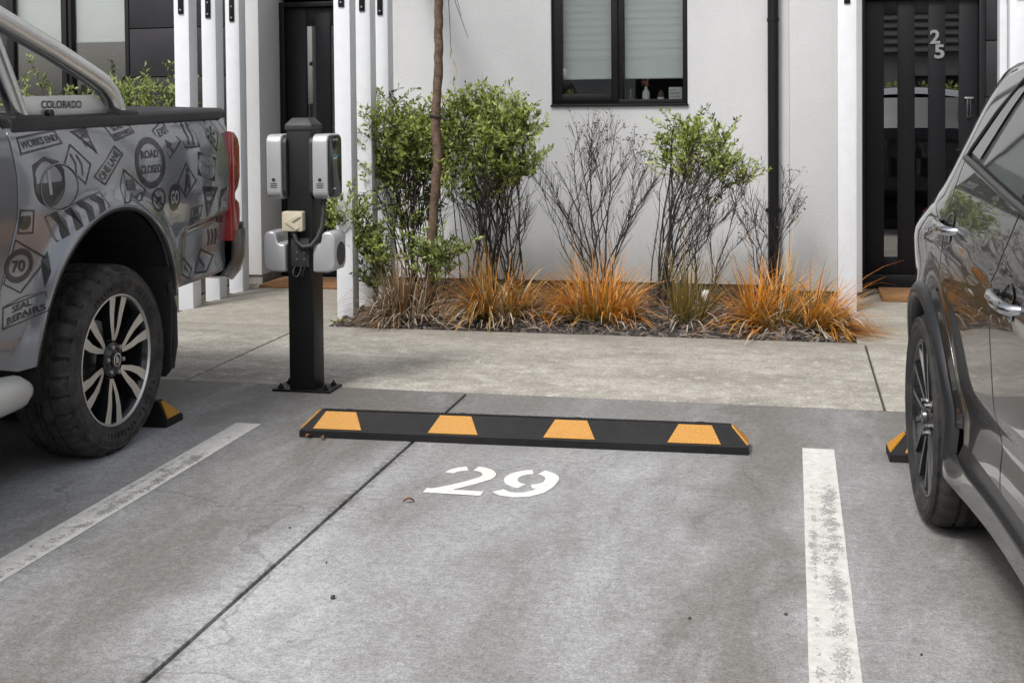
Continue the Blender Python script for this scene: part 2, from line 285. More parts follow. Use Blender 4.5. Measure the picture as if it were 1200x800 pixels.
# ---------------------------------------------------------------- object helpers
def tag(o, label=None, cat=None, group=None, kind=None):
    if label: o['label'] = label
    if cat: o['category'] = cat
    if group: o['group'] = group
    if kind: o['kind'] = kind
    return o
def empty(name, loc=(0, 0, 0), rz=0):
    o = bpy.data.objects.new(name, None); COL.objects.link(o); o.location = loc; o.rotation_euler = (0, 0, rz); o.empty_display_size = .1; return o
def link_mesh(name, me, mat, parent=None):
    for x in (mat if isinstance(mat, (list, tuple)) else [mat]): me.materials.append(M[x] if isinstance(x, str) else x)
    o = bpy.data.objects.new(name, me); COL.objects.link(o)
    if parent is not None: o.parent = parent
    return o
class MB:
    def __init__(s): s.v = []; s.f = []; s.mi = []
    def add(s, vs, fs, mi=0):
        k = len(s.v); s.v += [tuple(x) for x in vs]; s.f += [tuple(i+k for i in f) for f in fs]; s.mi += [mi]*len(fs); return s
    def box(s, x0, x1, y0, y1, z0, z1, mi=0, rot=None, c=None):
        vs = [Vector((x, y, z)) for z in (z0, z1) for y in (y0, y1) for x in (x0, x1)]
        if rot is not None:
            c = Vector(c) if c is not None else Vector(((x0+x1)/2, (y0+y1)/2, (z0+z1)/2)); m = Euler(rot).to_matrix(); vs = [m @ (q-c)+c for q in vs]
        return s.add(vs, [(0, 2, 3, 1), (4, 5, 7, 6), (0, 1, 5, 4), (2, 6, 7, 3), (0, 4, 6, 2), (1, 3, 7, 5)], mi)
    def prism(s, poly, fn, d0, d1, mi=0, side_mi=None):
        """poly in 2-D; fn(a,b,d) -> point"""
        n = len(poly); vs = [fn(a, b, d0) for a, b in poly]+[fn(a, b, d1) for a, b in poly]
        s.add(vs, [tuple(range(n))[::-1], tuple(range(n, 2*n))], mi)
        k = len(s.v)-2*n
        for i in range(n):
            j = (i+1) % n; s.f.append((k+i, k+j, k+n+j, k+n+i)); s.mi.append(mi if side_mi is None else side_mi)
        return s
    def tube(s, path, rad, n=8, cap=True, mi=0, flat=None):
        P = [Vector(p) for p in path]; m = len(P)
        if not hasattr(rad, '__len__'): rad = [rad]*m
        k = len(s.v); prev = None
        for i, p in enumerate(P):
            t = (P[min(i+1, m-1)]-P[max(i-1, 0)])
            t = t.normalized() if t.length > 1e-9 else Vector((0, 0, 1))
            if prev is None:
                a = t.cross(Vector((0, 0, 1)) if abs(t.z) < .9 else Vector((1, 0, 0))).normalized()
            else:
                a = (prev-t*prev.dot(t)); a = a.normalized() if a.length > 1e-6 else t.orthogonal().normalized()
            prev = a; b = t.cross(a)
            for q in range(n):
                g = 2*math.pi*q/n; s.v.append(tuple(p+a*(rad[i]*math.cos(g))+b*(rad[i]*math.sin(g))))
        for i in range(m-1):
            for q in range(n):
                s.f.append((k+i*n+q, k+i*n+(q+1) % n, k+(i+1)*n+(q+1) % n, k+(i+1)*n+q)); s.mi.append(mi)
        if cap:
            s.f.append(tuple(k+q for q in range(n))[::-1]); s.mi.append(mi); s.f.append(tuple(k+(m-1)*n+q for q in range(n))); s.mi.append(mi)
        return s
    def lathe(s, prof, fn, n=48, mi=0, closed=False, mod=None):
        """prof list of (r, a); fn(cx, cy, a)-> point with cx=r cos, cy=r sin"""
        k = len(s.v); m = len(prof)
        for q in range(n):
            g = 2*math.pi*q/n
            for j, (r, a) in enumerate(prof):
                rr = r if mod is None else mod(r, a, q, j); s.v.append(tuple(fn(rr*math.cos(g), rr*math.sin(g), a)))
        for q in range(n):
            for j in range(m if closed else m-1):
                j2 = (j+1) % m; q2 = (q+1) % n
                s.f.append((k+q*m+j, k+q*m+j2, k+q2*m+j2, k+q2*m+j)); s.mi.append(mi)
        return s
    def build(s, name, mat, parent=None, bevel=0, smooth=None, seg=2, recalc=True, bang=30):
        me = bpy.data.meshes.new(name); me.from_pydata(s.v, [], s.f)
        for p, i in zip(me.polygons, s.mi): p.material_index = i
        if recalc or bevel:
            bm = bmesh.new(); bm.from_mesh(me)
            if recalc: bmesh.ops.recalc_face_normals(bm, faces=bm.faces)
            if bevel:
                es = [e for e in bm.edges if len(e.link_faces) == 2 and e.calc_face_angle(0) > R(bang)]
                bmesh.ops.bevel(bm, geom=es, offset=bevel, offset_type='OFFSET', segments=seg, profile=.5, affect='EDGES', clamp_overlap=True)
            bm.to_mesh(me); bm.free()
        if smooth is not None:
            me.polygons.foreach_set('use_smooth', [True]*len(me.polygons)); me.set_sharp_from_angle(angle=R(smooth))
        return link_mesh(name, me, mat, parent)
def box(name, b, mat, parent=None, bevel=.004, **kw):
    return MB().box(*b, **kw).build(name, mat, parent, bevel=bevel, smooth=35 if bevel else None)
def text_mesh(txt, bold=0.0):
    cu = bpy.data.curves.new('t', 'FONT'); cu.body = txt; cu.offset = bold; cu.align_x = 'LEFT'; cu.fill_mode = 'FRONT' if hasattr(cu, 'fill_mode') else cu.fill_mode
    cu.resolution_u = 4
    o = bpy.data.objects.new('t', cu); COL.objects.link(o); bpy.context.view_layer.update()
    me = bpy.data.meshes.new_from_object(o.evaluated_get(bpy.context.evaluated_depsgraph_get()))
    vs = [(v.co.x, v.co.y) for v in me.vertices]; fs = [tuple(p.vertices) for p in me.polygons]
    bpy.data.objects.remove(o); bpy.data.curves.remove(cu); bpy.data.meshes.remove(me)
    x0 = min(v[0] for v in vs); x1 = max(v[0] for v in vs); y0 = min(v[1] for v in vs); y1 = max(v[1] for v in vs)
    return [((a-x0)/(x1-x0), (b-y0)/(y1-y0)) for a, b in vs], fs
def lerp(a, b, t): return a+(b-a)*t
def interp(pts, x):
    if x <= pts[0][0]: return pts[0][1]
    for i in range(len(pts)-1):
        if x <= pts[i+1][0]:
            x0, y0 = pts[i]; x1, y1 = pts[i+1]; t = (x-x0)/(x1-x0)
            m0 = (y1-pts[i-1][1])/(x1-pts[i-1][0]) if i > 0 else (y1-y0)/(x1-x0)
            m1 = (pts[i+2][1]-y0)/(pts[i+2][0]-x0) if i+2 < len(pts) else (y1-y0)/(x1-x0)
            h = x1-x0
            return (2*t**3-3*t*t+1)*y0+(t**3-2*t*t+t)*h*m0+(-2*t**3+3*t*t)*y1+(t**3-t*t)*h*m1
    return pts[-1][1]
def arc(cx, cz, r, a0, a1, n=24, rz=None):
    return [(cx+r*math.cos(R(lerp(a0, a1, i/n))), cz+(rz or r)*math.sin(R(lerp(a0, a1, i/n)))) for i in range(n+1)]
def panel(name, poly, tf, sgn, mat, parent, off=0.0, depth=.02, step=.04, round_in=.004):
    """curved car panel: 2-D outline (s, z) cut into a grid and laid on the surface x = sgn*tf(s, z), with a turned-in rim"""
    bm = bmesh.new(); vs = [bm.verts.new((a, 0, b)) for a, b in poly]; bm.faces.new(vs)
    s0 = min(p[0] for p in poly); s1 = max(p[0] for p in poly); z0 = min(p[1] for p in poly); z1 = max(p[1] for p in poly)
    k = math.floor(s0/step)+1
    while k*step < s1-1e-4:
        bmesh.ops.bisect_plane(bm, geom=bm.verts[:]+bm.edges[:]+bm.faces[:], dist=1e-5, plane_co=(k*step, 0, 0), plane_no=(1, 0, 0)); k += 1
    k = math.floor(z0/step)+1
    while k*step < z1-1e-4:
        bmesh.ops.bisect_plane(bm, geom=bm.verts[:]+bm.edges[:]+bm.faces[:], dist=1e-5, plane_co=(0, 0, k*step), plane_no=(0, 0, 1)); k += 1
    bm.verts.index_update(); bm.edges.ensure_lookup_table()
    V = []; N = []; F = []
    e = .006
    for v in bm.verts:
        s, z = v.co.x, v.co.z; t = tf(s, z)
        n = Vector((1, -(tf(s+e, z)-tf(s-e, z))/(2*e), -(tf(s, z+e)-tf(s, z-e))/(2*e))).normalized()
        p = Vector((t, s, z))+n*off
        V.append((sgn*p.x, p.y, p.z)); N.append((sgn*n.x, n.y, n.z))
    for f in bm.faces:
        ids = [v.index for v in f.verts]; a = f.normal
        # outward is +x*sgn
        pts = [Vector(V[i]) for i in ids]; nn = Vector((0, 0, 0))
        for i in range(len(pts)): nn += pts[i].cross(pts[(i+1) % len(pts)])
        if nn.x*sgn < 0: ids.reverse()
        F.append(tuple(ids))
    outd = {}
    bed_ = [ed for ed in bm.edges if len(ed.link_faces) == 1 and depth]
    for ed in bed_:
        a, b = ed.verts; e2 = (b.co-a.co); o2 = Vector((e2.z, 0, -e2.x)); c2 = ed.link_faces[0].calc_center_median()
        if o2.length < 1e-9: continue
        o2.normalize()
        if o2.dot(c2-a.co) > 0: o2 = -o2
        for v_ in (a, b): outd[v_.index] = outd.get(v_.index, Vector((0, 0, 0)))+o2
    ring = {}; rw = round_in
    for i, o2 in outd.items():
        o2 = o2.normalized(); p = Vector(V[i]); nn = Vector(N[i])
        oo = Vector((0, o2.x, o2.z)); ring[i] = len(V)
        V.append(tuple(p+oo*rw*.65-nn*rw*.3)); N.append(tuple((nn+oo).normalized()))
        V.append(tuple(p+oo*rw-nn*rw*1.1)); N.append(tuple((nn*.12+oo).normalized()))
        V.append(tuple(p+oo*rw-Vector((sgn*depth, 0, 0)))); N.append(tuple(oo))
    for ed in bed_:
        a, b = ed.verts[0].index, ed.verts[1].index
        if a not in ring or b not in ring: continue
        ra, rb = ring[a], ring[b]
        for q in ((a, b, rb, ra), (ra, rb, rb+1, ra+1), (ra+1, rb+1, rb+2, ra+2)):
            pts = [Vector(V[i]) for i in q]; nn = (pts[1]-pts[0]).cross(pts[2]-pts[0]); av = Vector(N[q[0]])+Vector(N[q[2]])
            F.append(q if nn.dot(av) > 0 else q[::-1])
    bm.free()
    me = bpy.data.meshes.new(name); me.from_pydata(V, [], F); me.polygons.foreach_set('use_smooth', [True]*len(F))
    me.normals_split_custom_set_from_vertices(N)
    return link_mesh(name, me, mat, parent)
def surf_decal(name, polys, tf, sgn, off, mat, parent):
    """flat print laid on a curved panel; polys are lists of ([points], [faces]) in (s, z)"""
    V = []; F = []
    for ps, fs in polys:
        k = len(V)
        for s, z in ps: V.append((sgn*(tf(s, z)+off), s, z))
        F += [tuple(i+k for i in f) for f in fs]
    me = bpy.data.meshes.new(name); me.from_pydata(V, [], F)
    return link_mesh(name, me, mat, parent)
def wheel_map(cx, cy, cz, sgn):
    return lambda a, b, d: (cx+sgn*d, cy+a, cz+b)

# ================================================================ SETTING
def struct(o): o['kind'] = 'structure'; return o
g = struct(MB().add([(-150, -150, -.12), (150, -150, -.12), (150, 150, -.12), (-150, 150, -.12)], [(0, 1, 2, 3)]).build('ground', 'earth'))
def slab(name, x0, x1, y0, y1, mat, parent, z=0.0, bev=.006):
    return box(name, (x0, x1, y0, y1, z-.10, z), mat, parent, bevel=bev)
JX = -1.574; JW = .006; PY0 = 5.945
lot = struct(MB().box(-24, 24, -30, PY0, -.11, -.014).build('parking_lot', 'joint', recalc=True))
xs = [-21, -11.5, -6.45, JX, 3.43, 8.4, 21]
for i in range(len(xs)-1):
    slab('concrete_slab', xs[i]+JW, xs[i+1]-JW, 1.0+JW, PY0-.007, 'lot', lot)
slab('concrete_slab', -21, 21, -29, 1.0-JW, 'lot', lot)
fp = struct(MB().box(-24, 24, PY0, 10.4, -.11, -.016).build('footpath', 'joint'))
PG = 7.585
for a, b in ((-21, -9), (-9, -6.1), (-6.1, -3.10), (-3.10, .415), (.415, 3.5), (3.5, 6.6), (6.6, 21)):
    slab('path_slab', a+JW, b-JW, PY0+.004, PG, 'path', fp)
slab('path_slab', -4.19, -2.945, PG+.012, 10.3, 'path', fp)
slab('path_slab', .372, 1.55, PG+.012, 10.3, 'path', fp)
# painted bay lines
def bay_line(x0, x1, y0, y1, label, segs=()):
    me = bpy.data.meshes.new('bay_line'); V = []; F = []; E = []
    ny = 60; cols = [0, .1, .22, .34, .66, .78, .9, 1]; ev = [1.0, .5, .1, .45, -.2, -.15, .3, .9]
    rng = random.Random(3)
    for j in range(ny+1):
        y = lerp(y0, y1, j/ny)
        for c, e in zip(cols, ev):
            jx = rng.uniform(-.0006, .0006) if c in (0, 1) else 0
            V.append((lerp(x0, x1, c)+jx, y, .0016)); E.append(e+(1.2 if j > ny-3 else 0) + (.6 if y > y1-.5 else -.12))
    n = len(cols)
    for j in range(ny):
        for i in range(n-1): F.append((j*n+i, j*n+i+1, (j+1)*n+i+1, (j+1)*n+i))
    me.from_pydata(V, [], F); at = me.attributes.new('edge', 'FLOAT', 'POINT'); at.data.foreach_set('value', E)
    return tag(link_mesh('bay_line', me, 'paint'), label, 'line marking', 'white lines between the bays')
bay_line(-2.452, -2.330, .6, 5.172, 'worn white painted bay line beside the pickup truck')
bay_line(.037, .164, .6, 5.226, 'worn white painted bay line beside the dark SUV')
bay_line(-4.95, -4.83, .6, 5.172, 'white painted bay line on the far side of the pickup truck')
bay_line(2.53, 2.65, .6, 5.226, 'white painted bay line on the far side of the dark SUV')
# stencilled bay number 29
num = tag(empty('bay_number', (-1.125, 4.54, 0)), 'fresh white stencilled number 29 on the concrete of the empty bay', 'number')
def ribbon(path, widths):
    P = [Vector((a, b)) for a, b in path]; L = []; Rr = []
    for i, p in enumerate(P):
        t = (P[min(i+1, len(P)-1)]-P[max(i-1, 0)]).normalized(); nrm = Vector((-t.y, t.x)); wd = widths if not hasattr(widths, '__len__') else widths[i]
        L.append(p+nrm*wd/2); Rr.append(p-nrm*wd/2)
    n = len(P); return L+Rr, [(i, i+1, n+i+1, n+i) for i in range(n-1)]
def el(cx, cy, rx, ry, a0, a1, n=16): return [(cx+rx*math.cos(R(lerp(a0, a1, i/n))), cy+ry*math.sin(R(lerp(a0, a1, i/n)))) for i in range(n+1)]
def digit(strokes, ox, oy, name):
    V = []; F = []
    for si, (path, wd) in enumerate(strokes):
        v, f = ribbon(path, wd); k = len(V); V += [(ox+a*.93, oy+b, .0016+.0005*si) for a, b in v]; F += [tuple(i+k for i in q) for q in f]
    me = bpy.data.meshes.new(name); me.from_pydata(V, [], F); return link_mesh(name, me, 'digit_paint', num)
def tw(n, a, b): return [lerp(a, b, i/(n-1)) for i in range(n)]
# digit height .36, width .235, stroke .055; measured from the lower left corner
s2 = [(el(.118, .243, .086, .086, 172, 108, 10), tw(11, .040, .058)), (el(.118, .243, .086, .086, 84, -20, 14)+[(.155, .15), (.10, .085), (.055, .045), (.02, .018)], .056), ([(.0, .026), (.235, .026)], .052)]
digit(s2, -.205, -.182, 'digit')
s9 = [(el(.118, .235, .084, .094, 100, 256, 16), .056), (el(.118, .235, .084, .094, 76, -4, 12)+[(.198, .16), (.178, .09), (.14, .048), (.095, .034), (.05, .044), (.018, .075)], .056), (el(.118, .235, .084, .094, 284, 335, 6), tw(7, .05, .045))]
digit(s9, .045, -.182, 'digit')

# garden bed
rng = random.Random(11)
bed = struct(MB().box(-2.945, .372, PG+.004, 9.62, -.10, -.03).build('garden_bed', 'soil'))
V = []; F = []
nx, ny = 66, 40
from mathutils import noise as mnoise
def bedz(x, y):
    e = min(1, max(0, (y-PG-.0)/.25)); return -.022+.04*e+.022*mnoise.noise((x*3, y*3, 0))+.012*mnoise.noise((x*11, y*11, 3))
for j in range(ny+1):
    for i in range(nx+1):
        x = lerp(-2.94, .366, i/nx); y = lerp(PG+.008, 9.6, j/ny); V.append((x, y, bedz(x, y)))
for j in range(ny):
    for i in range(nx): a = j*(nx+1)+i; F.append((a, a+1, a+nx+2, a+nx+1))
me = bpy.data.meshes.new('soil'); me.from_pydata(V, [], F); link_mesh('soil', me, 'soil', bed)
t_ = (1+5**.5)/2
ICO = [Vector(v).normalized() for v in ((-1, t_, 0), (1, t_, 0), (-1, -t_, 0), (1, -t_, 0), (0, -1, t_), (0, 1, t_), (0, -1, -t_), (0, 1, -t_), (t_, 0, -1), (t_, 0, 1), (-t_, 0, -1), (-t_, 0, 1))]
ICOF = [(0, 11, 5), (0, 5, 1), (0, 1, 7), (0, 7, 10), (0, 10, 11), (1, 5, 9), (5, 11, 4), (11, 10, 2), (10, 7, 6), (7, 1, 8), (3, 9, 4), (3, 4, 2), (3, 2, 6), (3, 6, 8), (3, 8, 9), (4, 9, 5), (2, 4, 11), (6, 2, 10), (8, 6, 7), (9, 8, 1)]
def rock(mb, c, sx, sy, sz, rng):
    m = Euler((rng.uniform(-.6, .6), rng.uniform(-.6, .6), rng.uniform(0, 6.3))).to_matrix()
    mb.add([m @ Vector((v.x*sx, v.y*sy, v.z*sz))*rng.uniform(.75, 1.15)+Vector(c) for v in ICO], ICOF)
mb = MB()
for _ in range(5200):
    y = PG+.015+(9.5-PG)*rng.random()**1.6; x = rng.uniform(-2.93, .355)
    s = rng.uniform(.010, .024)
    rock(mb, (x, y, bedz(x, y)+s*.2), s*rng.uniform(.8, 1.6), s*rng.uniform(.6, 1), s*rng.uniform(.35, .7), rng)
tag(mb.build('mulch', 'mulch', bed, recalc=False), kind='stuff')

# ================================================================ HOUSE
H = tag(empty('townhouse', (-1.5, 9.55, 0)), 'white rendered townhouse with black framed windows and two black front doors', 'house')
hx, hy = 1.5, -9.55
def hp(o): o.parent = H; o.matrix_parent_inverse = Matrix.Translation((1.5, -9.55, 0)); return o
def hbox(name, b, mat, bevel=.006): return hp(box(name, b, mat, None, bevel=bevel))
TOP = 5.6
WX0, WX1, WZ0, WZ1 = -1.832, -.776, 1.419, 2.62
mw = MB()
mw.box(-3.15, WX0, 9.55, 9.75, .05, TOP); mw.box(WX1, -.024, 9.55, 9.75, .05, TOP)
mw.box(WX0, WX1, 9.552, 9.75, .05, WZ0); mw.box(WX0, WX1, 9.552, 9.75, WZ1, TOP)
hp(mw.build('wall', 'wall'))
hp(MB().box(-.022, .492, 9.32, 9.95, .045, TOP).build('wall', 'wall', bevel=.008, smooth=35))
hp(MB().box(-4.36, -4.21, 9.40, 9.93, .06, TOP).build('wall', 'wall', bevel=.008, smooth=35))
hp(MB().box(-3.146, -3.0, 9.552, 9.95, .06, TOP).build('wall', 'wall'))
hp(MB().box(-4.21, -3.15, 9.80, 9.95, 2.42, TOP).build('wall', 'wall'))
hp(MB().box(.492, 1.42, 9.80, 9.95, 2.32, TOP).build('wall', 'wall'))
# back shell
hp(MB().box(-9.6, 6.6, 14.0, 14.2, 0, TOP).build('rear_wall', 'interior')); hp(MB().box(-9.7, -9.5, 9.9, 14.2, 0, TOP).build('side_wall', 'wall'))
hp(MB().box(6.5, 6.7, 9.9, 14.2, 0, TOP).build('side_wall', 'wall')); hp(MB().box(-9.5, 6.5, 9.96, 14.0, -.02, .06).build('floor_slab', 'interior'))
hp(MB().box(-4.9, -4.8, 10.0, 14, .06, TOP).build('inner_wall', 'interior')); hp(MB().box(-3.1, -3.0, 10.0, 14, .06, TOP).build('inner_wall', 'interior')); hp(MB().box(.2, .3, 10.0, 14, .06, TOP).build('inner_wall', 'interior'))
hp(MB().box(-9.6, 6.6, 9.98, 14.1, 2.75, 2.9).build('upper_floor', 'interior'))
rf = MB(); rf.prism([(9.1, TOP-.05), (14.6, TOP-.05), (11.9, TOP+1.7)], lambda a, b, d: (d, a, b), -9.9, 6.9); hp(rf.build('roof', 'roof'))
# foundation strip under the render
hp(MB().box(-3.12, -.03, 9.575, 9.7, -.05, .0495).build('foundation', 'foundation')); hp(MB().box(-.01, .48, 9.345, 9.7, -.05, .0445).build('foundation', 'foundation')); hp(MB().box(-4.345, -4.215, 9.42, 9.9, -.05, .0595).build('foundation', 'foundation'))
# dark cladding panels, each a board of its own
def cladding(x0, x1, y, zs):
    for a, b in zip(zs[:-1], zs[1:]):
        hbox('cladding_panel', (x0, x1, y, y+.05, a+.004, b-.004), 'clad', .003)
cladding(-5.62, -4.365, 9.86, [.06, .43, .85, 1.27, 1.693, 2.115, 2.54, 2.96, 3.4]); cladding(-9.5, -6.82, 9.86, [.06, .43, .85, 1.27, 1.693, 2.115, 2.54, 2.96, 3.4])
cladding(-6.82, -5.62, 9.862, [.06, .43, .85]); cladding(-6.82, -5.62, 9.862, [2.66, 2.96, 3.4])
cladding(1.40, 2.05, 9.83, [.06, .6, 1.03, 1.45, 1.87, 2.30, 2.72, 3.2])
hp(MB().box(-9.5, -4.3, 9.915, 9.97, 3.4, TOP).build('wall', 'wall')); hp(MB().box(1.42, 6.6, 9.89, 9.97, 3.2, TOP).build('wall', 'wall')); hp(MB().box(2.05, 6.6, 9.80, 9.97, .05, 3.2).build('wall', 'wall'))
hp(MB().box(-4.36, -3.0, 9.96, 10.0, 2.5, TOP).build('wall', 'interior'))

def frame_boxes(mb, x0, x1, z0, z1, y0, y1, wd):
    mb.box(x0, x0+wd, y0, y1, z0, z1); mb.box(x1-wd, x1, y0, y1, z0, z1); mb.box(x0+wd, x1-wd, y0+.001, y1, z0, z0+wd); mb.box(x0+wd, x1-wd, y0+.001, y1, z1-wd, z1)
def window(x0, x1, z0, z1, yf, mull, sash_left, blind_z, gl=.05):
    """black aluminium window: frame, one opening sash, one fixed pane, roller blinds behind"""
    wnd = MB(); frame_boxes(wnd, x0, x1, z0, z1, yf, yf+.10, .038); wnd.box(mull-.024, mull+.024, yf+.001, yf+.10, z0+.038, z1-.038)
    wo_ = hp(wnd.build('window', 'alu', bevel=.003, smooth=35))
    inv = wo_.matrix_parent_inverse
    def sub(o): o.parent = wo_; return o
    sash = MB(); frame_boxes(sash, x0+.028, mull-.012, z0+.028, z1-.028, yf-.018, yf+.05, .052); sub(sash.build('sash', 'alu', bevel=.003, smooth=35))
    sub(box('pane', (x0+.08, mull-.066, yf+.012, yf+.022, z0+.082, z1-.082), 'glass', bevel=0)); sub(box('pane', (mull+.024, x1-.038, yf+.040, yf+.050, z0+.038, z1-.038), 'glass', bevel=0))
    for a, b, bz in ((x0+.075, mull-.05, blind_z), (mull+.03, x1-.042, blind_z)):
        sub(box('blind', (a, b, yf+.080, yf+.083, bz, z1), 'blind', bevel=0)); sub(box('blind_rail', (a, b, yf+.074, yf+.089, bz-.022, bz), 'blind', bevel=.004))
    return wo_
w1 = window(WX0+.002, WX1-.002, WZ0+.002, WZ1-.002, 9.585, -1.300, True, 1.64)
w1b = box('sill', (WX0-.005, WX1+.005, 9.53, 9.60, WZ0-.012, WZ0+.004), 'alu', bevel=.002); w1b.parent = w1
box('sill_board', (WX0+.03, WX1-.03, 9.69, 9.95, WZ0-.02, WZ0+.034), 'blind', bevel=.003).parent = w1
w2 = window(-6.82, -5.625, .85, 2.66, 9.855, -6.205, True, 2.03)

# things on the window sill
SZ = WZ0+.034
v = tag(empty('vase', (-1.115, 9.735, SZ)), 'small white ceramic vase of dried flowers on the window sill', 'vase')
prof = [(.001, 0), (.026, 0), (.030, .01), (.030, .055), (.024, .068), (.013, .08), (.012, .098), (.016, .102), (.011, .101), (.009, .085)]
MB().lathe(prof, lambda a, b, d: (a, b, d), 24).build('vase_body', 'ceramic', v, smooth=50)
rg = random.Random(5)
for k, (mt, dx, dz) in enumerate((('pink', -.012, .135), ('pink', .0, .15), ('pink', -.02, .165), ('pink', -.035, .22), ('cream', .02, .19), ('cream', .0, .195), ('cream', .03, .205), ('pink', .012, .14), ('cream', .022, .225))):
    mb = MB(); mb.tube([(0, 0, .08), (dx*.6, 0, .08+(dz-.08)*.6), (dx, 0, dz)], .0014, 5)
    for _ in range(9):
        q = Vector((rg.gauss(0, .008), rg.gauss(0, .008), rg.gauss(0, .009 if mt == 'cream' else .018)))
        rock(mb, Vector((dx, 0, dz))+q, .007, .007, .008, rg)
    mb.build('flower', mt, v, recalc=False)
c = tag(empty('candle_jar', (-1.0, 9.74, SZ)), 'small brown candle jar with a pale base beside the vase', 'jar')
MB().lathe([(.001, 0), (.026, 0), (.026, .022)], lambda a, b, d: (a, b, d), 20).build('base', 'ceramic', c, smooth=40)
MB().lathe([(.025, .0221), (.025, .055), (.017, .064), (.012, .075), (.001, .076)], lambda a, b, d: (a, b, d), 20).build('jar_body', 'jar', c, smooth=40)
c = tag(empty('glass_tumbler', (-1.235, 9.74, SZ)), 'clear glass tumbler at the corner of the window sill', 'glass')
MB().lathe([(.001, .004), (.02, .004), (.024, .09), (.026, .09), (.022, .0), (.001, 0)], lambda a, b, d: (a, b, d), 20).build('tumbler', 'glass', c, smooth=40)
c = tag(empty('message_plaque', (-.885, 9.735, SZ)), 'small white plaque with handwritten lines standing on the window sill', 'plaque')
box('board', (-.052, .052, -.006, .006, 0, .098), 'ceramic', c, .002)
for tx, z, wd, ht in (('this is', .07, .045, .016), ('together', .043, .07, .018), ('our place', .015, .075, .016)):
    tv, tf_ = text_mesh(tx)
    MB().add([(-.042+a*wd, -.0075, z+b*ht) for a, b in tv], tf_).build('lettering', 'dark_plastic', c, recalc=False)

# front doors
def door(x0, x1, ztop, zb, y, panes, pz0, pz1, frame=.042):
    d = MB(); d.box(x0, x0+frame, y-.04, y+.09, zb, ztop); d.box(x1-frame, x1, y-.04, y+.09, zb, ztop); d.box(x0+frame, x1-frame, y-.039, y+.09, ztop-frame, ztop); d.box(x0, x1, y-.06, y+.09, .012, zb)
    o = hp(d.build('door_frame', 'alu', bevel=.003, smooth=35))
    a, b = x0+frame+.003, x1-frame-.003; xs = [a]+[q for p in panes for q in p]+[b]
    lf = MB(); 
    for i in range(0, len(xs), 2): lf.box(xs[i], xs[i+1], y, y+.045, zb+.004, ztop-frame-.003)
    for p in panes: lf.box(p[0], p[1], y+.001, y+.044, zb+.004, pz0); lf.box(p[0], p[1], y+.001, y+.044, pz1, ztop-frame-.003)
    lfo = hp(lf.build('door', 'door', bevel=.002, smooth=35))
    for p in panes:
        q = box('pane', (p[0], p[1], y+.018, y+.028, pz0, pz1), 'door_glass', bevel=0); q.parent = lfo
    return lfo
d25 = door(.497, 1.398, 2.235, .115, 9.85, [(.679, .779), (.902, 1.0), (1.122, 1.219)], .243, 2.088)
for ch, x, z in (('2', 1.010, 1.853), ('5', 1.041, 1.742)):
    tv, tf_ = text_mesh(ch, .03)
    me_v = [(x+a*.072, 9.838, z+b*.106) for a, b in tv]; n = len(me_v)
    mb = MB(); mb.add(me_v, tf_); mb.add([(p[0], 9.8499, p[2]) for p in me_v], [f[::-1] for f in tf_])
    from collections import Counter
    ec = Counter()
    for f in tf_:
        for i in range(len(f)): ec[(f[i], f[(i+1) % len(f)])] += 1
    for (a, b), k in list(ec.items()):
        if (b, a) not in ec: mb.f.append((a, b, n+b, n+a)); mb.mi.append(0)
    mb.build('house_number', 'steel', None, recalc=True).parent = d25
lk = MB().box(1.255, 1.318, 9.822, 9.85, 1.436, 1.452); lk.box(1.272, 1.302, 9.83, 9.85, 1.30, 1.452, mi=1); lk.build('lock_handle', ['galv', 'dark_gloss'], None, bevel=.003, smooth=35).parent = d25
MB().tube([(1.287, 9.85, 1.05), (1.287, 9.81, 1.05), (1.20, 9.80, 1.05)], .01, 8).build('lever_handle', 'dark_gloss', None, smooth=40).parent = d25
d1 = door(-4.205, -3.155, 2.30, .09, 9.85, [(-3.985, -3.90), (-3.77, -3.685), (-3.555, -3.47)], .30, 2.10)
MB().tube([(-3.26, 9.85, 1.05), (-3.26, 9.81, 1.05), (-3.35, 9.80, 1.05)], .01, 8).build('lever_handle', 'dark_gloss', None, smooth=40).parent = d1
# downpipe
dp = MB().tube([(-.139, 9.50, .035), (-.139, 9.50, TOP)], .0405, 20)
dpo = hp(dp.build('downpipe', 'alu', smooth=40))
for z in (2.04, 4.2): MB().tube([(-.139, 9.50, z-.012), (-.139, 9.50, z+.012)], .0455, 20).build('joint_collar', 'alu', None, smooth=40).parent = dpo
for z in (.62, 2.9): MB().box(-.195, -.083, 9.49, 9.56, z-.012, z+.012).build('pipe_bracket', 'alu', None).parent = dpo

# white timber post screens
def screen(label, posts, top=2.75):
    """posts: (x0, x1, y0, y1, base)"""
    x0, x1, y0, y1, zb = posts[0]; r = tag(empty('post_screen', (x0, y0, 0)), label, 'post screen', 'white post screens by the doors')
    inv = Matrix.Translation((-x0, -y0, 0))
    def sub(o, p): o.parent = p; o.matrix_parent_inverse = inv if p is r else Matrix.Identity(4); return o
    for (a, b, c_, d_, zb) in posts:
        p = sub(box('post', (a, b, c_, d_, zb, top), 'post_white', bevel=.004), r)
        w_ = b-a; cx = (a+b)/2
        br = sub(MB().box(cx-.020, cx+.020, c_-.010, c_-.0005, 2.085, 2.42).build('bracket', 'alu', None, bevel=.002, smooth=35), p)
        for z in (2.115, 2.2): sub(MB().tube([(cx, c_-.0155, z), (cx, c_-.009, z)], .007, 8).build('bolt', 'galv', None, smooth=40), p)
    a = min(p[0] for p in posts); b = max(p[1] for p in posts); c_ = min(p[2] for p in posts); d_ = max(p[3] for p in posts)
    sub(box('top_beam', (a-.01, b+.01, c_-.06, 9.9, top, top+.2), 'alu', bevel=.004), r)
    return r
